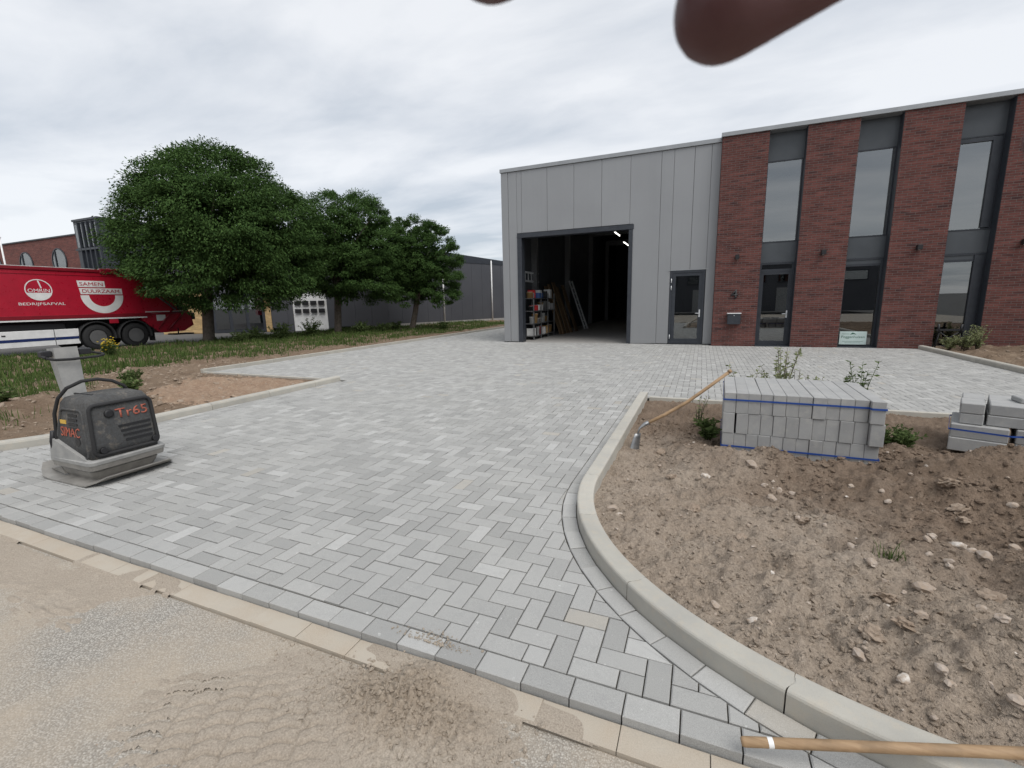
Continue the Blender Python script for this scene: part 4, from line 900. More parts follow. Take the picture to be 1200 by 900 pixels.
HS = [(-5.43, -4.858, 2.07, 2.61, .20), (-5.42, -4.85, 2.075, 2.605, .34), (-5.37, -4.858, 2.09, 2.60, .55), (-5.33, -4.872, 2.105, 2.59, .70), (-5.30, -4.90, 2.13, 2.57, .745), (-5.22, -4.96, 2.19, 2.51, .77)]
hood = C('hood', loft([rrect(s_[0], s_[1], s_[2], s_[3], .045, s_[4]) for s_ in HS]), M['hood'])
fpx = lambda z: float(np.interp(z, [s_[4] for s_ in HS], [s_[1] for s_ in HS]))+.003
ring = []
for (yc, zc, a0) in ((2.54, .645, 0), (2.15, .645, PI/2), (2.135, .29, PI), (2.55, .29, 1.5*PI)):
    for i in range(5): a = a0+PI/2*i/4; y_ = yc+.045*math.cos(a); z_ = zc+.045*math.sin(a); ring.append((fpx(z_)+.006, y_, z_))
C('front_bumper', MB().tube(ring, .016, 8, closed=True), M['rubber'])
for i in range(4):
    z_ = .47-.045*i; C('louvre', MB().box(fpx(z_)-.004, fpx(z_)+.004, 2.30+.012*i, 2.555, z_-.011, z_+.009), M['black'], hood)
C('cap', MB().lathe([(.038, 0), (.036, .012), (.02, .014)], (fpx(.6)+.002, 2.245, .60), 'x', 16), M['black'], hood)
for y_ in (2.155, 2.57): C('bolt', MB().lathe([(.03, 0), (.026, .02)], (fpx(.28)+.002, y_, .285), 'x', 12), M['black'], hood)
text('lettering', 'Tr65', M['orange'], frame((fpx(.6)+.006, 2.295, .545), (0, 1, 0), (-.1, 0, .995)), .255, .085, hood, .003, .008)
sy = lambda z: float(np.interp(z, [s_[4] for s_ in HS], [s_[2] for s_ in HS]))
sideM = lambda x, z: frame((x, sy(z)-.004, z), (1, 0, 0), (0, .08, .997))
rg2 = []
for (xc, zc, a0) in ((-4.99, .60, 0), (-5.24, .60, PI/2), (-5.34, .34, PI), (-4.95, .27, 1.5*PI)):
    for i in range(4): a = a0+PI/2*i/3; x_ = xc+.05*math.cos(a); z_ = zc+.05*math.sin(a); rg2.append((x_, sy(z_)-.002, z_))
C('side_bead', MB().tube(rg2, .012, 6, closed=True), M['hood'], hood)
for i in range(4): z_ = .60-.04*i; C('vent', MB().box(-5.17, -5.03, sy(z_)-.006, sy(z_)+.02, z_-.009, z_+.009), M['black'], hood)
text('lettering', 'SIMAC', M['orange'], sideM(-5.30, .405), .30, .085, hood, .003, .0)
C('sticker', MB().box(-5.30, -5.21, sy(.53)-.005, sy(.53)+.01, .515, .55), M['yellow'], hood)
C('hole', MB().lathe([(.036, 0), (.036, -.006)], (-5.045, sy(.37)+.0, .365), 'y', 14), M['black'], hood)
C('lid_line', MB().box(-5.26, -4.98, 2.2, 2.214, .762, .775), M['black'], hood)
hoop = [(-5.40, 2.07, .27), (-5.375, 2.07, .40), (-5.36, 2.08, .60), (-5.30, 2.10, .74), (-5.22, 2.14, .83), (-5.14, 2.22, .885), (-5.10, 2.32, .89), (-5.08, 2.42, .86), (-5.07, 2.50, .80), (-5.07, 2.54, .72)]
C('lifting_hoop', MB().tube(hoop, .015, 8), M['rubber'])
C('hose', MB().tube([(-5.43, 2.06, .24), (-5.42, 2.05, .34), (-5.40, 2.06, .44)], .02, 8), M['black'])
C('handle_column', loft([[(-5.50, 2.24, .25), (-5.42, 2.24, .25), (-5.42, 2.42, .25), (-5.50, 2.42, .25)], [(-5.60, 2.25, .75), (-5.52, 2.25, .75), (-5.52, 2.41, .75), (-5.60, 2.41, .75)], [(-5.66, 2.245, 1.02), (-5.56, 2.245, 1.02), (-5.56, 2.425, 1.02), (-5.66, 2.425, 1.02)], [(-5.69, 2.245, 1.165), (-5.57, 2.245, 1.175), (-5.57, 2.425, 1.175), (-5.69, 2.425, 1.165)]], False), M['hoodgrey'])
C('handle_bar', MB().tube([(-5.54, 2.17, 1.085), (-5.52, 2.23, 1.065), (-5.51, 2.34, 1.06), (-5.52, 2.55, 1.065), (-5.54, 2.61, 1.075), (-5.59, 2.62, 1.085), (-5.63, 2.55, 1.105), (-5.64, 2.43, 1.11)], .0125, 8), M['rubber']); C('handle_bar', MB().tube([(-5.54, 2.17, 1.085), (-5.59, 2.17, 1.10), (-5.63, 2.21, 1.11), (-5.64, 2.26, 1.11)], .0125, 8), M['rubber'])
C('throttle', MB().box(-5.66, -5.58, 2.43, 2.54, 1.09, 1.15, .01).box(-5.66, -5.58, 2.16, 2.24, 1.09, 1.15, .01), M['black'])

# ================================================================== REFUSE TRUCK
TX = -22.0
tr = empty('refuse_truck', (-23.2, 9, 0), 'red refuse truck with white smile emblem parked on the road', 'truck')
def T(name, m_, mat, par=tr, **kw): return obj(name, m_, mat, par, **kw)
body = T('body', loft([[(TX, y, 1.24), (TX, y, 2.98), (TX-.06, y, 3.08), (TX-2.4, y, 3.08), (TX-2.46, y, 2.98), (TX-2.46, y, 1.24)] for y in (2.4, 12.0)], False), M['red'])
T('top_rail', MB().box(TX-.10, TX+.04, 2.4, 11.0, 3.0, 3.12, .02), M['darkred'], body); T('top_strip', MB().box(TX-.08, TX+.03, 2.4, 10.7, 3.125, 3.14), M['white'], body)
T('side_groove', MB().box(TX, TX+.012, 2.4, 12, 2.86, 2.875), M['darkred'], body)
T('side_rail', MB().box(TX-.02, TX+.05, 2.5, 12.3, 1.26, 1.40, .01), M['darkred'], body); T('white_line', MB().box(TX, TX+.055, 2.5, 12.1, 1.20, 1.25), M['white'], body)
T('hinge_block', MB().box(TX-.2, TX+.07, 10.7, 11.3, 2.96, 3.16, .02).tube([(TX+.0, 10.95, 3.12), (TX+.0, 11.6, 3.14)], .06, 8), M['darkred'], body)
tm = lambda y, z: frame((TX+.002, y, z), (0, 1, 0), (0, 0, 1))
def arcpoly(yc, zc, r0, r1, a0, a1, n=24, sy_=1.):
    o_ = [(yc+r1*sy_*math.cos(a0+(a1-a0)*i/n), zc+r1*math.sin(a0+(a1-a0)*i/n)) for i in range(n+1)]; o_ += [(yc+r0*sy_*math.cos(a1+(a0-a1)*i/n), zc+r0*math.sin(a1+(a0-a1)*i/n)) for i in range(n+1)]; return o_
def decal(name, poly, mat, d0=.001, d1=.006):
    n = len(poly)
    return T(name, MB().prism(poly, lambda u, v, d: (TX+d, u, v), d0, d1), mat, body)
def decal_strip(name, yc, zc, r0, r1, a0, a1, mat, n=28, d1=.006):
    m_ = MB(); vs = []
    for i in range(n+1):
        a = a0+(a1-a0)*i/n
        for r_ in (r0, r1):
            for d in (.001, d1): vs.append((TX+d, yc+r_*math.cos(a), zc+r_*math.sin(a)))
    fs = [(i*4+1, i*4+3, i*4+7, i*4+5) for i in range(n)]+[(i*4+2, i*4+6, i*4+7, i*4+3) for i in range(n)]+[(i*4, i*4+1, i*4+5, i*4+4) for i in range(n)]
    m_.add(vs, fs); return T(name, m_, mat, body)
yc, zc = 8.80, 2.31
decal_strip('emblem_ring', yc, zc, .345, .375, 0, 2*PI, M['white'], 40)
hc = [(yc+.345*math.cos(a), zc+.345*math.sin(a)) for a in np.linspace(PI+.25, 2*PI-.25, 24)]
decal('emblem_bowl', hc, M['white'])
decal('emblem_mast', [(yc+.0, zc+.33), (yc+.04, zc+.33), (yc+.10, zc+.05), (yc+.06, zc+.05)], M['white']); decal('emblem_bar', [(yc-.33, zc-.10), (yc+.33, zc-.10), (yc+.33, zc+.06), (yc-.33, zc+.06)], M['red'], .001, .0065)
text('lettering', 'OMRIN', M['white'], tm(yc-.30, zc-.085).copy() @ Matrix.Translation((0, 0, .006)), .6, .125, body, .003, .0)
text('lettering', 'BEDRIJFSAFVAL', M['white'], tm(8.20, 1.74), 1.28, .125, body, .004, .0)
decal('label_plate', [(9.95, 2.44), (10.81, 2.44), (10.81, 2.68), (9.93, 2.68)], M['white']); decal('label_plate', [(9.99, 2.17), (11.36, 2.17), (11.36, 2.40), (9.96, 2.40)], M['white'])
text('lettering', 'SAMEN', M['red'], tm(10.0, 2.49) @ Matrix.Translation((0, 0, .005)), .74, .135, body, .004, .0); text('lettering', 'DUURZAAM.', M['red'], tm(10.05, 2.22) @ Matrix.Translation((0, 0, .005)), 1.26, .135, body, .004, .0)
decal_strip('smile', 10.67, 2.13, .43, .70, PI, 2*PI, M['white'], 30)
# chassis, skirt, wheels, tail
T('chassis', MB().box(TX-2.0, TX-.5, 1.0, 13, .72, 1.2), M['black']); T('tank', MB().box(TX-.7, TX-.1, 5.2, 9.4, .6, 1.12, .03), M['black'])
sk = T('side_skirt', MB().box(TX-.05, TX+.0, 3.0, 9.72, .31, .88, .01), M['white']); T('stripe', MB().box(TX+.001, TX+.006, 3.0, 9.72, .50, .60), M['navy'], sk); T('seam', MB().box(TX+.001, TX+.007, 8.98, 9.0, .31, .88), M['steel'], sk); T('latch', MB().box(TX+.001, TX+.012, 7.6, 7.7, .72, .76), M['black'], sk)
def wheel(yc, side=1, r_=.5):
    x0 = TX-.3 if side > 0 else TX-2.2
    w_ = T('wheel', MB().lathe([(.30, 0), (r_-.07, 0), (r_-.01, .03), (r_, .06), (r_, .24), (r_-.01, .27), (r_-.07, .30), (.30, .30)], (x0, yc, r_), 'x', 32), M['rubber'])
    T('rim', MB().lathe([(.31, .302), (.285, .302), (.27, .25), (.20, .235), (.15, .24), (.14, .29), (.02, .292)] if side > 0 else [(.30, .02), (.1, .05), (.02, .05)], (x0, yc, r_), 'x', 24), M['rim'], w_)
    if side > 0:
        for i in range(8): a = 2*PI*i/8; T('wheel_nut', MB().lathe([(.02, .235), (.02, .275)], (x0, yc+.23*math.cos(a), r_+.23*math.sin(a)), 'x', 6), M['alu'], w_)
for y_ in (10.30, 11.62, 4.4): wheel(y_, 1); wheel(y_, -1)
for y_ in (10.30, 11.62):
    vs = []; n = 18
    for i in range(n+1):
        a = -.15+(PI+.3)*i/n
        for r_ in (.58, .62):
            for x in (TX-.42, TX+.03): vs.append((x, y_+r_*math.cos(a), .5+r_*math.sin(a)))
    T('mudguard', MB().add(vs, [(i*4+a, i*4+b, i*4+4+b, i*4+4+a) for i in range(n) for a, b in ((0, 1), (1, 3), (3, 2), (2, 0))], True), M['rubber'])
T('side_marker', MB().box(TX-.02, TX+.045, 10.75, 11.05, 1.02, 1.2, .01), M['red'])
tail = T('hopper', loft([[(x, 11.9, 1.15), (x, 12.0, 3.0), (x, 12.6, 2.95), (x, 13.55, 2.1), (x, 13.95, 1.35), (x, 14.05, .8), (x, 13.6, .55), (x, 12.6, .52), (x, 12.2, .85)] for x in (TX-.02, TX-2.44)], False), M['red'])
for (a, b, c_, d) in ((12.5, .7, 13.5, 1.9), (12.9, .62, 13.75, 1.5), (12.2, 1.35, 13.6, 1.4)): T('hopper_rib', MB().tube([(TX, a, b), (TX+.02, c_, d)], .045, 6), M['darkred'], tail)
T('hydraulic_ram', MB().tube([(TX+.03, 12.2, 2.5), (TX+.05, 13.3, 1.5)], .04, 8), M['steel'], tail); T('white_plate', MB().box(TX-.01, TX+.012, 12.5, 12.85, 1.05, 1.3), M['white'], tail); T('control_panel', MB().box(TX-.02, TX+.05, 13.4, 13.62, 1.5, 1.8, .01), M['black'], tail); T('tail_light', MB().box(TX-.3, TX+.03, 14.05, 14.12, 1.05, 1.35, .01), M['anth'], tail); T('white_line', MB().box(TX-.01, TX+.015, 12.1, 13.7, 1.42, 1.46), M['white'], tail)
T('step', MB().box(TX-.6, TX+.0, 13.2, 14.0, .38, .44, .01).box(TX-.05, TX-.01, 13.3, 13.34, .4, .7), M['black'], tail); T('mud_flap', MB().box(TX-.4, TX-.02, 12.3, 12.33, .2, .9), M['black'])
cab = T('cab', loft([[(TX, y0, .8), (TX, y0, 1.9), (TX-.05, y1, 3.0), (TX-2.4, y1, 3.0), (TX-2.46, y0, 1.9), (TX-2.46, y0, .8)] for y0, y1 in ((-.3, .0), (2.2, 2.2))], False), M['red']); T('side_window', MB().box(TX-.02, TX+.004, .3, 1.5, 1.95, 2.7), M['glass'], cab); wheel(.95, 1); wheel(.95, -1)

# ================================================================== TREES
def leaf_cloud(centers, radii, n_each, size, flat_=.75, droop=.5, seed=0, axis_c=None):
    r_ = np.random.default_rng(seed); n = len(centers)*n_each; c = np.repeat(centers, n_each, 0); rr = np.repeat(radii, n_each)
    d = r_.normal(size=(n, 3)); d /= np.linalg.norm(d, axis=1)[:, None]; d *= (r_.random(n)**.45)[:, None]; d[:, 2] *= flat_; p = c+d*rr[:, None]
    out = p-axis_c; out[:, 2] *= .35; out /= np.linalg.norm(out, axis=1)[:, None]+1e-9
    t = out+r_.normal(size=(n, 3))*.55; t[:, 2] -= droop*r_.random(n)*1.3; t /= np.linalg.norm(t, axis=1)[:, None]
    nn = r_.normal(size=(n, 3))*.5+np.array([0, 0, 1.])+out*.35; s_ = np.cross(t, nn); s_ /= np.linalg.norm(s_, axis=1)[:, None]+1e-9; L_ = size*(.6+.8*r_.random(n)); W_ = L_*.22
    up_ = np.cross(s_, t)
    V = np.stack([p, p+t*(L_*.5)[:, None]+s_*W_[:, None]-up_*(W_*.35)[:, None], p+t*L_[:, None], p+t*(L_*.5)[:, None]-s_*W_[:, None]-up_*(W_*.35)[:, None]], 1).reshape(-1, 3)
    b = np.arange(n)*4; F = np.concatenate([np.stack([b, b+1, b+2], 1), np.stack([b, b+2, b+3], 1)]); return V, F
def tree(base, cen, rx, rz_, trunk_r, label, seed, ncl, extra=(), lean=.25):
    base, cen = np.array(base, float), np.array(cen, float); r_ = np.random.default_rng(seed); e_ = empty('round_tree', base, label, 'tree', 'round crowned trees along the verge')
    d = r_.normal(size=(ncl, 3)); d /= np.linalg.norm(d, axis=1)[:, None]
    lump = 1+.08*np.sin(d[:, 0]*3.1+seed)*np.cos(d[:, 1]*3.7+seed*2)+.05*np.sin(d[:, 2]*6+d[:, 0]*4+seed)
    low = np.where(d[:, 2] < -.35, .90+.16*r_.random(ncl), 1.)
    full = np.where(d[:, 2] < 0, np.minimum(1.9, np.sqrt(1-np.abs(d[:, 2])**6)/np.sqrt(np.maximum(1-d[:, 2]**2, .05))), 1.); dd = d.copy(); dd[:, :2] *= full[:, None]; dd[:, 2] = np.where(d[:, 2] < 0, d[:, 2]*.9, d[:, 2])
    pos = cen+dd*np.array([rx, rx, rz_])*(lump*low*(.88+.14*r_.random(ncl)))[:, None]
    rad = (.32+.34*r_.random(ncl))*rx/3.2
    keep = pos[:, 2] > base[2]+1.5; pos, rad = pos[keep], rad[keep]
    V1, F1 = leaf_cloud(pos, rad, 210, .072*rx**.3, .5, .9, seed+1, cen)
    di = r_.normal(size=(ncl//2, 3)); di /= np.linalg.norm(di, axis=1)[:, None]; pi_ = cen+di*np.array([rx, rx, rz_])*(.72*r_.random(ncl//2)**.4)[:, None]
    V2, F2 = leaf_cloud(pi_, np.full(len(pi_), .75*rx/3.2), 50, .17*rx**.3, .8, .3, seed+2, cen)
    Vs, Fs = [V1, V2-0], [F1, F2+len(V1)]
    if extra:
        ex = np.array(extra, float); V3, F3 = leaf_cloud(ex[:, :3], ex[:, 3], 90, .2, .8, .8, seed+3, cen); Fs.append(F3+len(V1)+len(V2)); Vs.append(V3)
    V = np.concatenate(Vs)-base; F = np.concatenate(Fs); raw('crown', V, F, M['leaf'], False, e_)
    top = np.array([*(base[:2]+(cen-base)[:2]*lean), cen[2]-rz_*.25]); b0 = base+np.array([0, 0, -.15])
    tk = MB().tube([b0, base+np.array([0, 0, .15]), base+(top-base)*.35, base+(top-base)*.7, top], [trunk_r*1.35, trunk_r*1.08, trunk_r, trunk_r*.92, trunk_r*.6], 14)
    t_ = obj('trunk', tk, M['bark'], e_)
    for i in range(9):
        a = 2*PI*i/9+r_.random(); st = base+(top-base)*(.62+.3*r_.random()); en = cen+np.array([math.cos(a)*rx*.75, math.sin(a)*rx*.75, rz_*(r_.random()*.8-.25)]); md = (st+en)/2+np.array([0, 0, .35])
        obj('limb', MB().tube([st, md, en], [trunk_r*.42, trunk_r*.27, trunk_r*.08], 7), M['bark'], t_)
tree((-19.67, 13.09, 0), (-18.85, 13.8, 4.6), 3.5, 3.25, .21, 'largest round dark green tree beside the refuse truck', 11, 700)
tree((-17.73, 18.68, 0), (-17.1, 19.35, 4.35), 2.75, 2.85, .17, 'middle round dark green tree between two others on the verge', 23, 440, [(-17.0, 18.4, 2.0, .45)])
tree((-15.34, 21.98, 0), (-14.7, 22.3, 3.75), 2.05, 2.5, .15, 'smallest round tree with leaning trunk in front of the dark warehouse', 37, 320, [(-14.0, 22.0, 2.2, .6), (-13.6, 22.0, 1.7, .5), (-13.3, 22.1, 3.0, .5)], .9)

# ------------------------------------------------------------------ grass, weeds, shrubs
def blades(n, fx, hmin, hmax, wd_, seed, hf, curve=.5):
    r_ = np.random.default_rng(seed); xy = fx(r_, n); n = len(xy); z = hf(xy[:, 0], xy[:, 1])-.01; h = hmin+(hmax-hmin)*r_.random(n)**2; a = r_.random(n)*2*PI; b = a+PI/2
    lean = h*curve*r_.random(n); dx, dy = np.cos(a), np.sin(a); sx_, sy_ = np.cos(b)*wd_, np.sin(b)*wd_
    p0 = np.stack([xy[:, 0]-sx_, xy[:, 1]-sy_, z], 1); p1 = np.stack([xy[:, 0]+sx_, xy[:, 1]+sy_, z], 1)
    p2 = np.stack([xy[:, 0]+dx*lean*.4+sx_*.7, xy[:, 1]+dy*lean*.4+sy_*.7, z+h*.6], 1); p3 = np.stack([xy[:, 0]+dx*lean*.4-sx_*.7, xy[:, 1]+dy*lean*.4-sy_*.7, z+h*.6], 1); p4 = np.stack([xy[:, 0]+dx*lean, xy[:, 1]+dy*lean, z+h*.95], 1)
    V = np.stack([p0, p1, p2, p3, p4], 1).reshape(-1, 3); k_ = np.arange(n)*5; F = np.concatenate([np.stack([k_, k_+1, k_+2], 1), np.stack([k_, k_+2, k_+3], 1), np.stack([k_+3, k_+2, k_+4], 1)]); return V, F
def verge_xy(r_, n):
    x = -20.6+r_.random(n)*8.2; y = 1.5+r_.random(n)**1.2*30; d = fbm(x, y, .55, 3, 201)
    edge = np.where(y < 7.2, -10.9+1.9*fbm(np.zeros(n), y, .4, 2, 205), -13.7+.12*(y-7)+.9*fbm(np.zeros(n)+3, y, .5, 2, 207))
    k_ = (x < edge+r_.random(n)*.8-.4) & (d > -.32+.5*r_.random(n)-.25); return np.stack([x[k_], y[k_]], 1)
def verge2_xy(r_, n):
    x = -12.5+r_.random(n)*4.4; y = 1.55+r_.random(n)*3.4; d = fbm(x, y, .9, 3, 211); k_ = (x < -8.6-1.0*(y-2)+r_.random(n)*1.2) & (d > -.25) & ~((x > LX) & (np.hypot(x-LX, y-LYc) > 1.8)); return np.stack([x[k_], y[k_]], 1)
V1, F1 = blades(85000, verge_xy, .03, .24, .012, 1, lsoil_h); V2, F2 = blades(9000, verge2_xy, .04, .22, .006, 2, lsoil_h)
raw('grass', np.concatenate([V1, V2]), np.concatenate([F1, F2+len(V1)]), M['grass'], kind='stuff', label='rough green grass covering the tree verge', category='grass') if False else raw('grass', np.concatenate([V1, V2]), np.concatenate([F1, F2+len(V1)]), M['grass'], kind='stuff', label='rough green grass covering the tree verge', cat='grass')
def plant(name, base, h, spread, stems, leaves, lsz, mat, label, cat, group=None, seed=0, flower=False):
    r_ = np.random.default_rng(seed); base = np.array(base, float); e_ = empty(name, base, label, cat, group); sm_ = MB(); V_, F_ = [], []; nv = 0; fl = MB()
    for i in range(stems):
        a = r_.random()*2*PI; l_ = h*(.55+.45*r_.random()); tip = base+np.array([math.cos(a)*spread*r_.random(), math.sin(a)*spread*r_.random(), l_]); mid = (base+tip)/2+np.array([0, 0, l_*.12])
        sm_.tube([base+np.array([math.cos(a), math.sin(a), 0])*.02, mid, tip], [.006, .004, .002], 5)
        for j in range(leaves):
            t = .2+.8*r_.random(); p = (base*(1-t)**2+2*mid*t*(1-t)+tip*t*t); d = r_.normal(size=3); d[2] = abs(d[2])*.5; d /= np.linalg.norm(d); s_ = np.cross(d, r_.normal(size=3)); s_ /= np.linalg.norm(s_); L_ = lsz*(.5+r_.random())*(1.15-.5*t)
            V_ += [p, p+d*L_*.5+s_*L_*.2, p+d*L_, p+d*L_*.5-s_*L_*.2]; F_ += [(nv, nv+1, nv+2), (nv, nv+2, nv+3)]; nv += 4
        if flower:
            for _ in range(5): q2 = tip+r_.normal(size=3)*.06; fl.lathe([(.004, 0), (.028, .012), (.024, .02)], q2, 'z', 7)
    obj('stem', sm_, M['bark'] if mat != 'weed' else M['weed'], e_); raw('foliage', np.array(V_)-base, np.array(F_), M[mat], False, e_)
    if flower: obj('flower', fl, M['flower'], e_, kind='stuff')
    return e_
sz = lambda x, y: float(soil_h(np.array(x), np.array(y)))
WG = 'weeds behind the strapped stack'
for i, (x, y, h) in enumerate(((.62, 6.3, .72), (.78, 6.3, .74), (.98, 6.45, .96), (1.12, 6.3, .74), (1.28, 6.3, .70), (.9, 6.2, .70))): plant('weed', (x, y, sz(x, y)), h, .30, 16, 34, .06, 'dryweed', 'straggly pale weed behind the tall strapped stack', 'weed', WG, 300+i)
plant('weed', (1.86, 6.72, sz(1.86, 6.72)), .78, .22, 9, 34, .065, 'weed', 'single leafy weed by the edging past the stack corner', 'weed', None, 310)
plant('weed', (.13, 5.12, sz(.13, 5.12)-.02), .30, .17, 16, 26, .075, 'weed', 'bushy green weed at the left foot of the strapped stack', 'weed', None, 311)
plant('weed', (.02, 5.85, sz(.02, 5.85)-.02), .42, .15, 5, 12, .05, 'dryweed', 'thin dark weed between hoe handle and stack', 'weed', None, 315)
for i, (x, y) in enumerate(((1.85, 5.75), (2.0, 5.72), (1.62, 5.55), (2.05, 5.9), (1.72, 6.0))): plant('weed', (x, y, sz(x, y)-.02), .2, .17, 14, 20, .055, 'weed', 'low green weed growing between the two stacks', 'weed', 'weeds between the stacks', 320+i)
gp = soil_hit(1043, 655); ge = empty('grass_tuft', gp, 'small grass tuft growing on the soil heap', 'grass tuft')
Vt, Ft = blades(70, lambda r_, n: np.stack([gp[0]+r_.normal(size=n)*.028, gp[1]+r_.normal(size=n)*.028], 1), .04, .13, .0022, 331, soil_h, 1.1); raw('blades', Vt-np.array(ge.location), Ft, M['grass'], False, ge, kind='stuff')
for i, (px, py, h, sp) in enumerate(((300, 402, .75, .5), (330, 400, .9, .7), (285, 404, .6, .5), (365, 396, 1.0, .7), (425, 392, .8, .6), (450, 390, .6, .5), (465, 388, .6, .5), (520, 386, .5, .4))):
    p = gnd(px, py, .05); plant('shrub', (p[0], p[1], .0), h, sp, 22, 40, .13, 'weed', 'low wild shrub on the verge between the tree trunks', 'shrub', 'wild shrubs under the trees', 340+i)
p = gnd(130, 419, .05); plant('flower_clump', (p[0], p[1], 0), .6, .28, 14, 30, .12, 'weed', 'yellow flowering plant on the verge in front of truck wheels', 'plant', None, 360, True)
for i, (x, y, h) in enumerate(((6.35, 15.25, .55), (6.6, 15.3, .7), (6.05, 15.35, .4))): plant('shrub', (x, y, .0), h, .35, 20, 34, .07, 'dryweed', 'grey green shrub in front of the last ground floor window', 'shrub', 'shrubs on the soil bank', 370+i)
plant('weed', (7.3, 14.5, .1), .5, .2, 12, 16, .09, 'dryweed', 'pale dry weed on the soil bank beside the brick pier', 'weed', None, 375)
for i, (x, y) in enumerate(((-9.5, 2.6), (-9.9, 3.3), (-10.4, 4.4), (-9.2, 4.6), (-10.6, 5.4))): plant('weed', (x, y, float(lsoil_h(np.array(x), np.array(y)))-.02), .28, .3, 16, 24, .09, 'weed', 'leafy weed on the earth bank behind the plate compactor', 'weed', 'weeds on the left earth bank', 380+i)
ts = empty('trestle', (6.12, 15.62, 0), 'black metal trestle in front of the last ground floor window', 'trestle')
for dx in (-.22, .22): obj('leg', MB().tube([(6.12+dx*1.35, 15.55, -.02), (6.12+dx*.9, 15.62, .52), (6.12+dx*1.35, 15.69, -.02)], .017, 6), M['black'], ts); obj('upright', MB().tube([(6.12+dx, 15.62, .45), (6.12+dx*1.1, 15.62, .68)], .028, 6), M['black'], ts)
obj('beam', MB().box(5.84, 6.40, 15.6, 15.64, .50, .55).tube([(5.9, 15.62, .14), (6.34, 15.62, .48)], .015, 6).tube([(6.34, 15.62, .14), (5.9, 15.62, .48)], .015, 6), M['black'], ts)

# ------------------------------------------------------------------ stones and clods
PH = (1+5**.5)/2
ICO = np.array([(-1, PH, 0), (1, PH, 0), (-1, -PH, 0), (1, -PH, 0), (0, -1, PH), (0, 1, PH), (0, -1, -PH), (0, 1, -PH), (PH, 0, -1), (PH, 0, 1), (-PH, 0, -1), (-PH, 0, 1)])/math.sqrt(1+PH*PH)
ICF = np.array([(0, 11, 5), (0, 5, 1), (0, 1, 7), (0, 7, 10), (0, 10, 11), (1, 5, 9), (5, 11, 4), (11, 10, 2), (10, 7, 6), (7, 1, 8), (3, 9, 4), (3, 4, 2), (3, 2, 6), (3, 6, 8), (3, 8, 9), (4, 9, 5), (2, 4, 11), (6, 2, 10), (8, 6, 7), (9, 8, 1)])
def pebbles(n, fx, smin, smax, mat, name, seed, hf, label, sink=.25, pw=3.5):
    r_ = np.random.default_rng(seed); xy = fx(r_, n); n = len(xy); s_ = smin+(smax-smin)*r_.random(n)**pw; z = hf(xy[:, 0], xy[:, 1])
    V = ICO[None]*(1+.28*r_.normal(size=(n, 12, 1)))*(.65+.6*r_.random((n, 1, 3)))*s_[:, None, None]; a = r_.random(n)*2*PI; ca_, sa_ = np.cos(a)[:, None], np.sin(a)[:, None]
    V = np.stack([V[..., 0]*ca_-V[..., 1]*sa_, V[..., 0]*sa_+V[..., 1]*ca_, V[..., 2]*.75], -1); V += np.stack([xy[:, 0], xy[:, 1], z+s_*(.35-sink)], 1)[:, None]
    F = (ICF[None]+np.arange(n)[:, None, None]*12).reshape(-1, 3); return raw(name, V.reshape(-1, 3), F, M[mat], False, kind='stuff', label=label, cat='gravel')
def isl_xy(r_, n):
    x = -.68+r_.random(n)*4.0; y = 1.66+r_.random(n)**1.5*4.2; d = fbm(x, y, 1.7, 3, 221); k_ = soil_keep(x, y) & (np.hypot(np.minimum(x-KX, 0), np.minimum(y-KY, 0)) < KR-.16) & (d > -.5+.8*r_.random(n)-.3); return np.stack([x[k_], y[k_]], 1)
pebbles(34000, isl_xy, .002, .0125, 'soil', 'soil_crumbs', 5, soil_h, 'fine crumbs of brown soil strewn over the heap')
def damp_xy(r_, n): q2 = isl_xy(r_, n); t = (q2[:, 0]-.95)*.9+(q2[:, 1]-3.4)*.75; return q2[(t > -.5+1.1*r_.random(len(q2))) | (r_.random(len(q2)) < .12)]
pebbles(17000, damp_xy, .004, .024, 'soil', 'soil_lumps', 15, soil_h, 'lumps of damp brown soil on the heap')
pebbles(1100, isl_xy, .003, .016, 'stone', 'small_stones', 6, soil_h, 'small pale stones strewn over the soil heap')
pebbles(2600, lambda r_, n: np.stack([-1.02+r_.normal(size=n)*.26, 1.20+r_.normal(size=n)*.10], 1), .002, .011, 'sand', 'sand_crumbs', 8, lambda x, y: np.maximum(sand_h(x, y), -.05), 'crumbs of sand round the sand heap on the street')
pebbles(260, lambda r_, n: np.stack([-5+r_.random(n)*6, .5+r_.random(n)*.9], 1), .002, .006, 'stone', 'street_grit', 9, lambda x, y: np.maximum(sand_h(x, y), -.05), 'pale grit scattered over the sandy street')
pebbles(420, lambda r_, n: np.stack([-1.06+r_.normal(size=n)*.09, 1.50+np.abs(r_.normal(size=n))*.035], 1), .001, .006, 'sand', 'spilled_sand', 12, lambda x, y: x*0+.001, 'sand spilled on the edge of the paving', 0)
def lsx(r_, n): x = -13+r_.random(n)*6.1; y = 2.2+r_.random(n)*6.6; k_ = lkeep(x, y) & ~((x > LX) & (y < LYc) & (np.hypot(x-LX, y-LYc) > 1.8)) & (x < -6.95) & (y < np.where(x > -11.1, 6.95, 9)); return np.stack([x[k_], y[k_]], 1)
pebbles(900, lambda r_, n: np.stack([5.8+r_.random(n)*5, 8+r_.random(n)*7.6], 1), .008, .05, 'clod', 'bank_crumbs', 14, rsoil, 'lumps of earth strewn over the soil bank')
pebbles(3000, lsx, .008, .05, 'left_soil' if False else 'clod', 'earth_crumbs', 10, lsoil_h, 'lumps of earth strewn over the left bank')
z_a = lambda x, y: (940+x/4.09, 540+y/4.09); z_b = lambda x, y: (700+x/2.4, 400+y/2.4); z_c = lambda x, y: (700+x/2.4, 640+y/2.4)
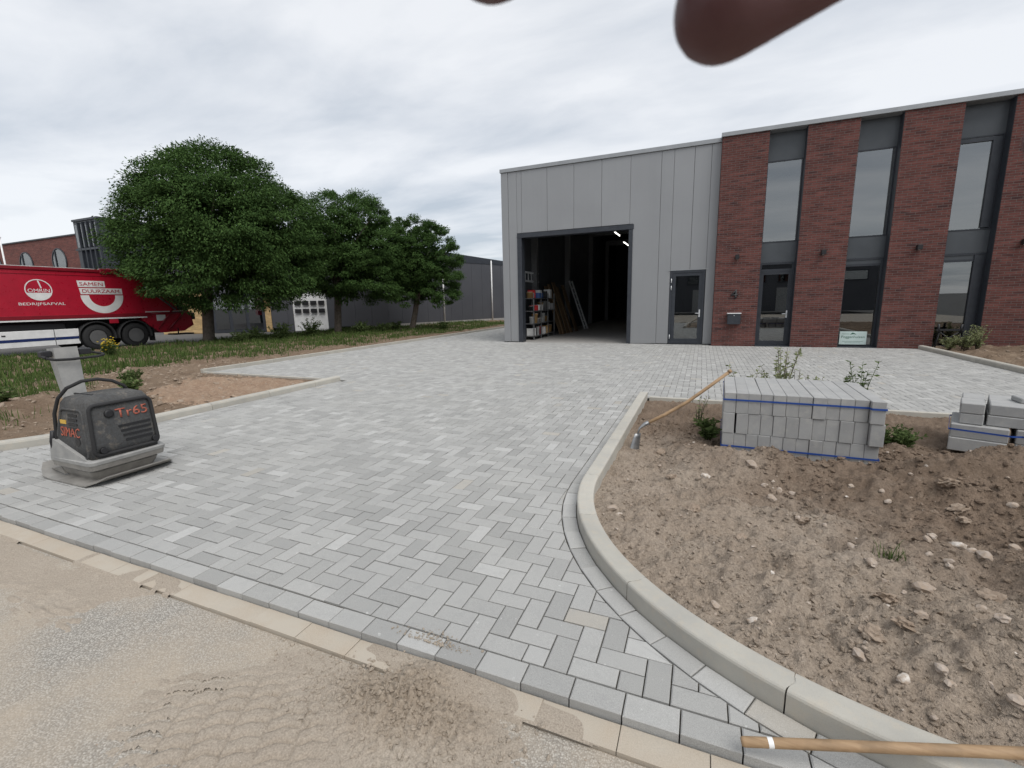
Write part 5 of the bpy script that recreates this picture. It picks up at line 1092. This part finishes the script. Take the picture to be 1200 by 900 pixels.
big = [(*z_a(x, y), s_, 0) for x, y, s_ in ((1020, 420, .026), (880, 465, .032), (740, 415, .033), (605, 455, .016), (700, 490, .022), (705, 512, .018), (585, 610, .034), (330, 490, .026), (235, 415, .024), (620, 370, .027), (410, 200, .02), (520, 70, .018), (380, 150, .018), (1005, 225, .022), (855, 710, .016), (635, 255, .015), (235, 130, .02), (810, 435, .02), (490, 635, .014), (600, 380, .02), (960, 770, .02), (570, 745, .022))]
big += [(*z_b(x, y), s_, 0) for x, y, s_ in ((435, 350, .038), (490, 445, .034), (548, 432, .03), (305, 380, .03), (565, 500, .02), (770, 625, .024), (176, 352, .014), (640, 520, .016), (510, 420, .026), (470, 408, .022), (40, 470, .028), (60, 490, .02))]
big += [(*z_c(x, y), s_, 0) for x, y, s_ in ((330, 168, .024), (437, 212, .02), (918, 120, .03), (965, 360, .022), (1178, 440, .022), (755, 290, .012), (735, 325, .022), (860, 375, .02), (945, 490, .014))]
big += [(*z_b(x, y), s_, 1) for x, y, s_ in ((180, 315, .05), (270, 475, .042), (210, 385, .03), (570, 505, .035), (400, 555, .03))]+[(*z_a(x, y), s_, 1) for x, y, s_ in ((700, 120, .06), (330, 830, .04), (740, 240, .04), (770, 300, .036), (500, 800, .036), (400, 665, .042), (900, 660, .04))]
stone_me = []
for i in range(8):
    bm = bmesh.new(); bmesh.ops.create_icosphere(bm, subdivisions=2, radius=1.05)
    sc3 = (1.15+.3*random.random(), .75+.25*random.random(), .6+.2*random.random()); ox = random.random()*50
    for v_ in bm.verts:
        c = v_.co; k_ = 1+.42*float(fbm(np.array(c.x*1.1+ox), np.array(c.y*1.1+c.z*1.7), 1., 3, i)); v_.co = Vector((c.x*sc3[0]*k_, c.y*sc3[1]*k_, c.z*sc3[2]*k_))
    me = bpy.data.meshes.new('stone'); bm.to_mesh(me); bm.free(); me.polygons.foreach_set('use_smooth', [False]*len(me.polygons)); me.materials.append(M['stone']); stone_me.append(me)
clod_me = []
for i in range(5):
    bm = bmesh.new(); bmesh.ops.create_icosphere(bm, subdivisions=3, radius=1.); ox = random.random()*50
    for v_ in bm.verts:
        q3 = v_.co; k_ = 1+.5*float(fbm(np.array(q3.x*1.6+ox), np.array(q3.y*1.6+q3.z*2.1), 1., 2, i))+.4*float(fbm(np.array(q3.x*5+ox), np.array(q3.y*5+q3.z*6), 1., 2, i+9)); v_.co = Vector((q3.x*1.25*k_, q3.y*k_, q3.z*.6*k_))
    me = bpy.data.meshes.new('soil_clod'); bm.to_mesh(me); bm.free(); me.materials.append(M['clod']); clod_me.append(me)
for x, y, s_, kd in big:
    p = soil_hit(x, y); zc_ = float(soil_h(np.array(p[0]), np.array(p[1])))
    if kd: link('soil_clod', random.choice(clod_me), (p[0], p[1], zc_+s_*.1), (random.gauss(0, .3), random.gauss(0, .3), random.random()*6), scale=(s_,)*3, label=('large' if s_ > .0415 else 'smaller')+' dark lump of earth lying on the soil heap', cat='clod', group='earth clods on the soil heap')
    else: link('stone', random.choice(stone_me), (p[0], p[1], zc_+s_*.08), (random.gauss(0, .25), random.gauss(0, .25), random.random()*6), scale=(s_,)*3, label=('large' if s_ > .029 else 'middle sized' if s_ > .019 else 'small')+' rounded pale stone lying on the brown soil heap', cat='stone', group='stones on the soil heap')

# ================================================================== THE PHOTOGRAPHER'S HAND
DP = .07
def cw(px, py, depth=DP): return np.array([0, 0, CAMH])+ray(px, py)*depth
E1 = .848*CR+.53*CU+.10*CF; E1 /= np.linalg.norm(E1); E2 = -.53*CR+.848*CU; E2 -= E1*(E2@E1); E2 /= np.linalg.norm(E2); E3 = np.cross(E1, E2)
tipA = cw(848, 10); tipB = cw(575, -68)
kA = tipA+E1*.092; 
def capsule(m_, pts, rads, n=12):
    P_, R_ = [], []
    pts = [np.array(p) for p in pts]; d0 = pts[0]-pts[1]; d0 /= np.linalg.norm(d0); d1 = pts[-1]-pts[-2]; d1 /= np.linalg.norm(d1)
    for a in (1., .9, .7, .4): P_.append(pts[0]+d0*rads[0]*a); R_.append(rads[0]*max(.06, math.sqrt(1-a*a)))
    P_ += pts; R_ += list(rads)
    for a in (.4, .7, .9, 1.): P_.append(pts[-1]+d1*rads[-1]*a); R_.append(rads[-1]*max(.06, math.sqrt(1-a*a)))
    m_.tube(P_, R_, n)
hm = MB(); F_ = lambda base, a, b, c: base+E1*a+E2*b+E3*c
capsule(hm, [tipA, F_(tipA, .022, 0, .001), F_(tipA, .047, .001, .003), F_(tipA, .092, .006, .001)], [.0078, .0082, .0088, .0105])
capsule(hm, [tipB, F_(tipB, .024, 0, .002), F_(tipB, .055, -.001, .004), kA+E2*.023+E3*.001], [.008, .0085, .009, .0105])
tipC = F_(kA, -.088, .062, 0); capsule(hm, [tipC, F_(tipC, .024, -.004, .002), F_(tipC, .05, -.01, .004), kA+E2*.043], [.0076, .008, .0088, .010])
tipD = F_(kA, -.060, .088, .004); capsule(hm, [tipD, F_(tipD, .018, -.007, .003), F_(tipD, .036, -.014, .004), kA+E2*.06+E1*.008], [.0066, .007, .0076, .009])
for o2, rr in ((0, .0125), (.02, .0135), (.04, .013), (.056, .0115)): capsule(hm, [kA+E2*(o2+.003), F_(kA, .04, .004+o2*.9, -.002), F_(kA, .085, .012+o2*.62, -.003)], [rr, rr*1.15, rr*1.2])
tipT = F_(kA, .0, -.052, -.03); capsule(hm, [tipT, F_(tipT, .026, .008, .004), F_(tipT, .054, .024, .012), F_(kA, .085, .014, -.004)], [.0088, .0098, .0115, .016])
capsule(hm, [F_(kA, .08, .03, -.003), F_(kA, .11, .032, -.003), F_(kA, .17, .034, -.003), F_(kA, .27, .036, -.003)], [.024, .025, .028, .034])
hb = tipA.copy(); off = kA+E1*.1
me = MB(); me.v, me.f, me.sm = hm.v, hm.f, hm.sm
hme = me.mesh('hand', off); ht = bpy.data.objects.new('hand', hme); COL.objects.link(ht); ht.location = off
mo = ht.modifiers.new('r', 'REMESH'); mo.mode = 'VOXEL'; mo.voxel_size = .0014; mo.use_smooth_shade = True
ms = ht.modifiers.new('s', 'SMOOTH'); ms.factor = .5; ms.iterations = 8
bpy.context.view_layer.update(); hme2 = bpy.data.meshes.new_from_object(ht.evaluated_get(bpy.context.evaluated_depsgraph_get())); bpy.data.objects.remove(ht)
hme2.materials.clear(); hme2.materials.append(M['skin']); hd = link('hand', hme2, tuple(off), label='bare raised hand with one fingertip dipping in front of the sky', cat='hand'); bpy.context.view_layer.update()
for tp in (tipA, tipB, tipC, tipD):
    m_ = MB(); vs = []
    for i in range(5):
        for j in range(5):
            a = -.75+1.5*j/4; s_ = -.003+.0125*i/4; w_ = .0078*(1 if i else .8); q2 = tp+E1*s_+E2*math.sin(a)*w_*.8+E3*(math.cos(a)*.0078*(.9 if i else .7)); vs.append(q2)
    m_.add(vs, [(i*5+j, i*5+j+1, i*5+j+6, i*5+j+5) for i in range(4) for j in range(4)], True); obj('fingernail', m_, M['nail'], hd)
slv = MB().tube([kA+E1*.17+E2*.034, kA+E1*.2+E2*.034, kA+E1*.3+E2*.037], [.036, .038, .045], 20); obj('sleeve', slv, M['cloth'], hd)
ph = empty('phone', tuple(np.array([0, 0, CAMH])-CF*.006), 'black phone held up below the raised hand', 'phone')  # unseen phone behind the lens, added to shade the fingertip
def pbox(x0, x1, y0, y1, z0, z1, c_=.0015):
    m_ = MB().box(x0, x1, y0, y1, z0, z1, c_); m_.v = [tuple(np.array([0, 0, CAMH])+CR*x+CU*y+CF*z) for x, y, z in m_.v]; return m_
obj('body', pbox(-.125, .022, -.058, .016, -.012, -.004, .002), M['phone'], ph); obj('camera_island', pbox(-.016, .018, -.02, .012, -.0038, -.002, .0005), M['phone'], ph)
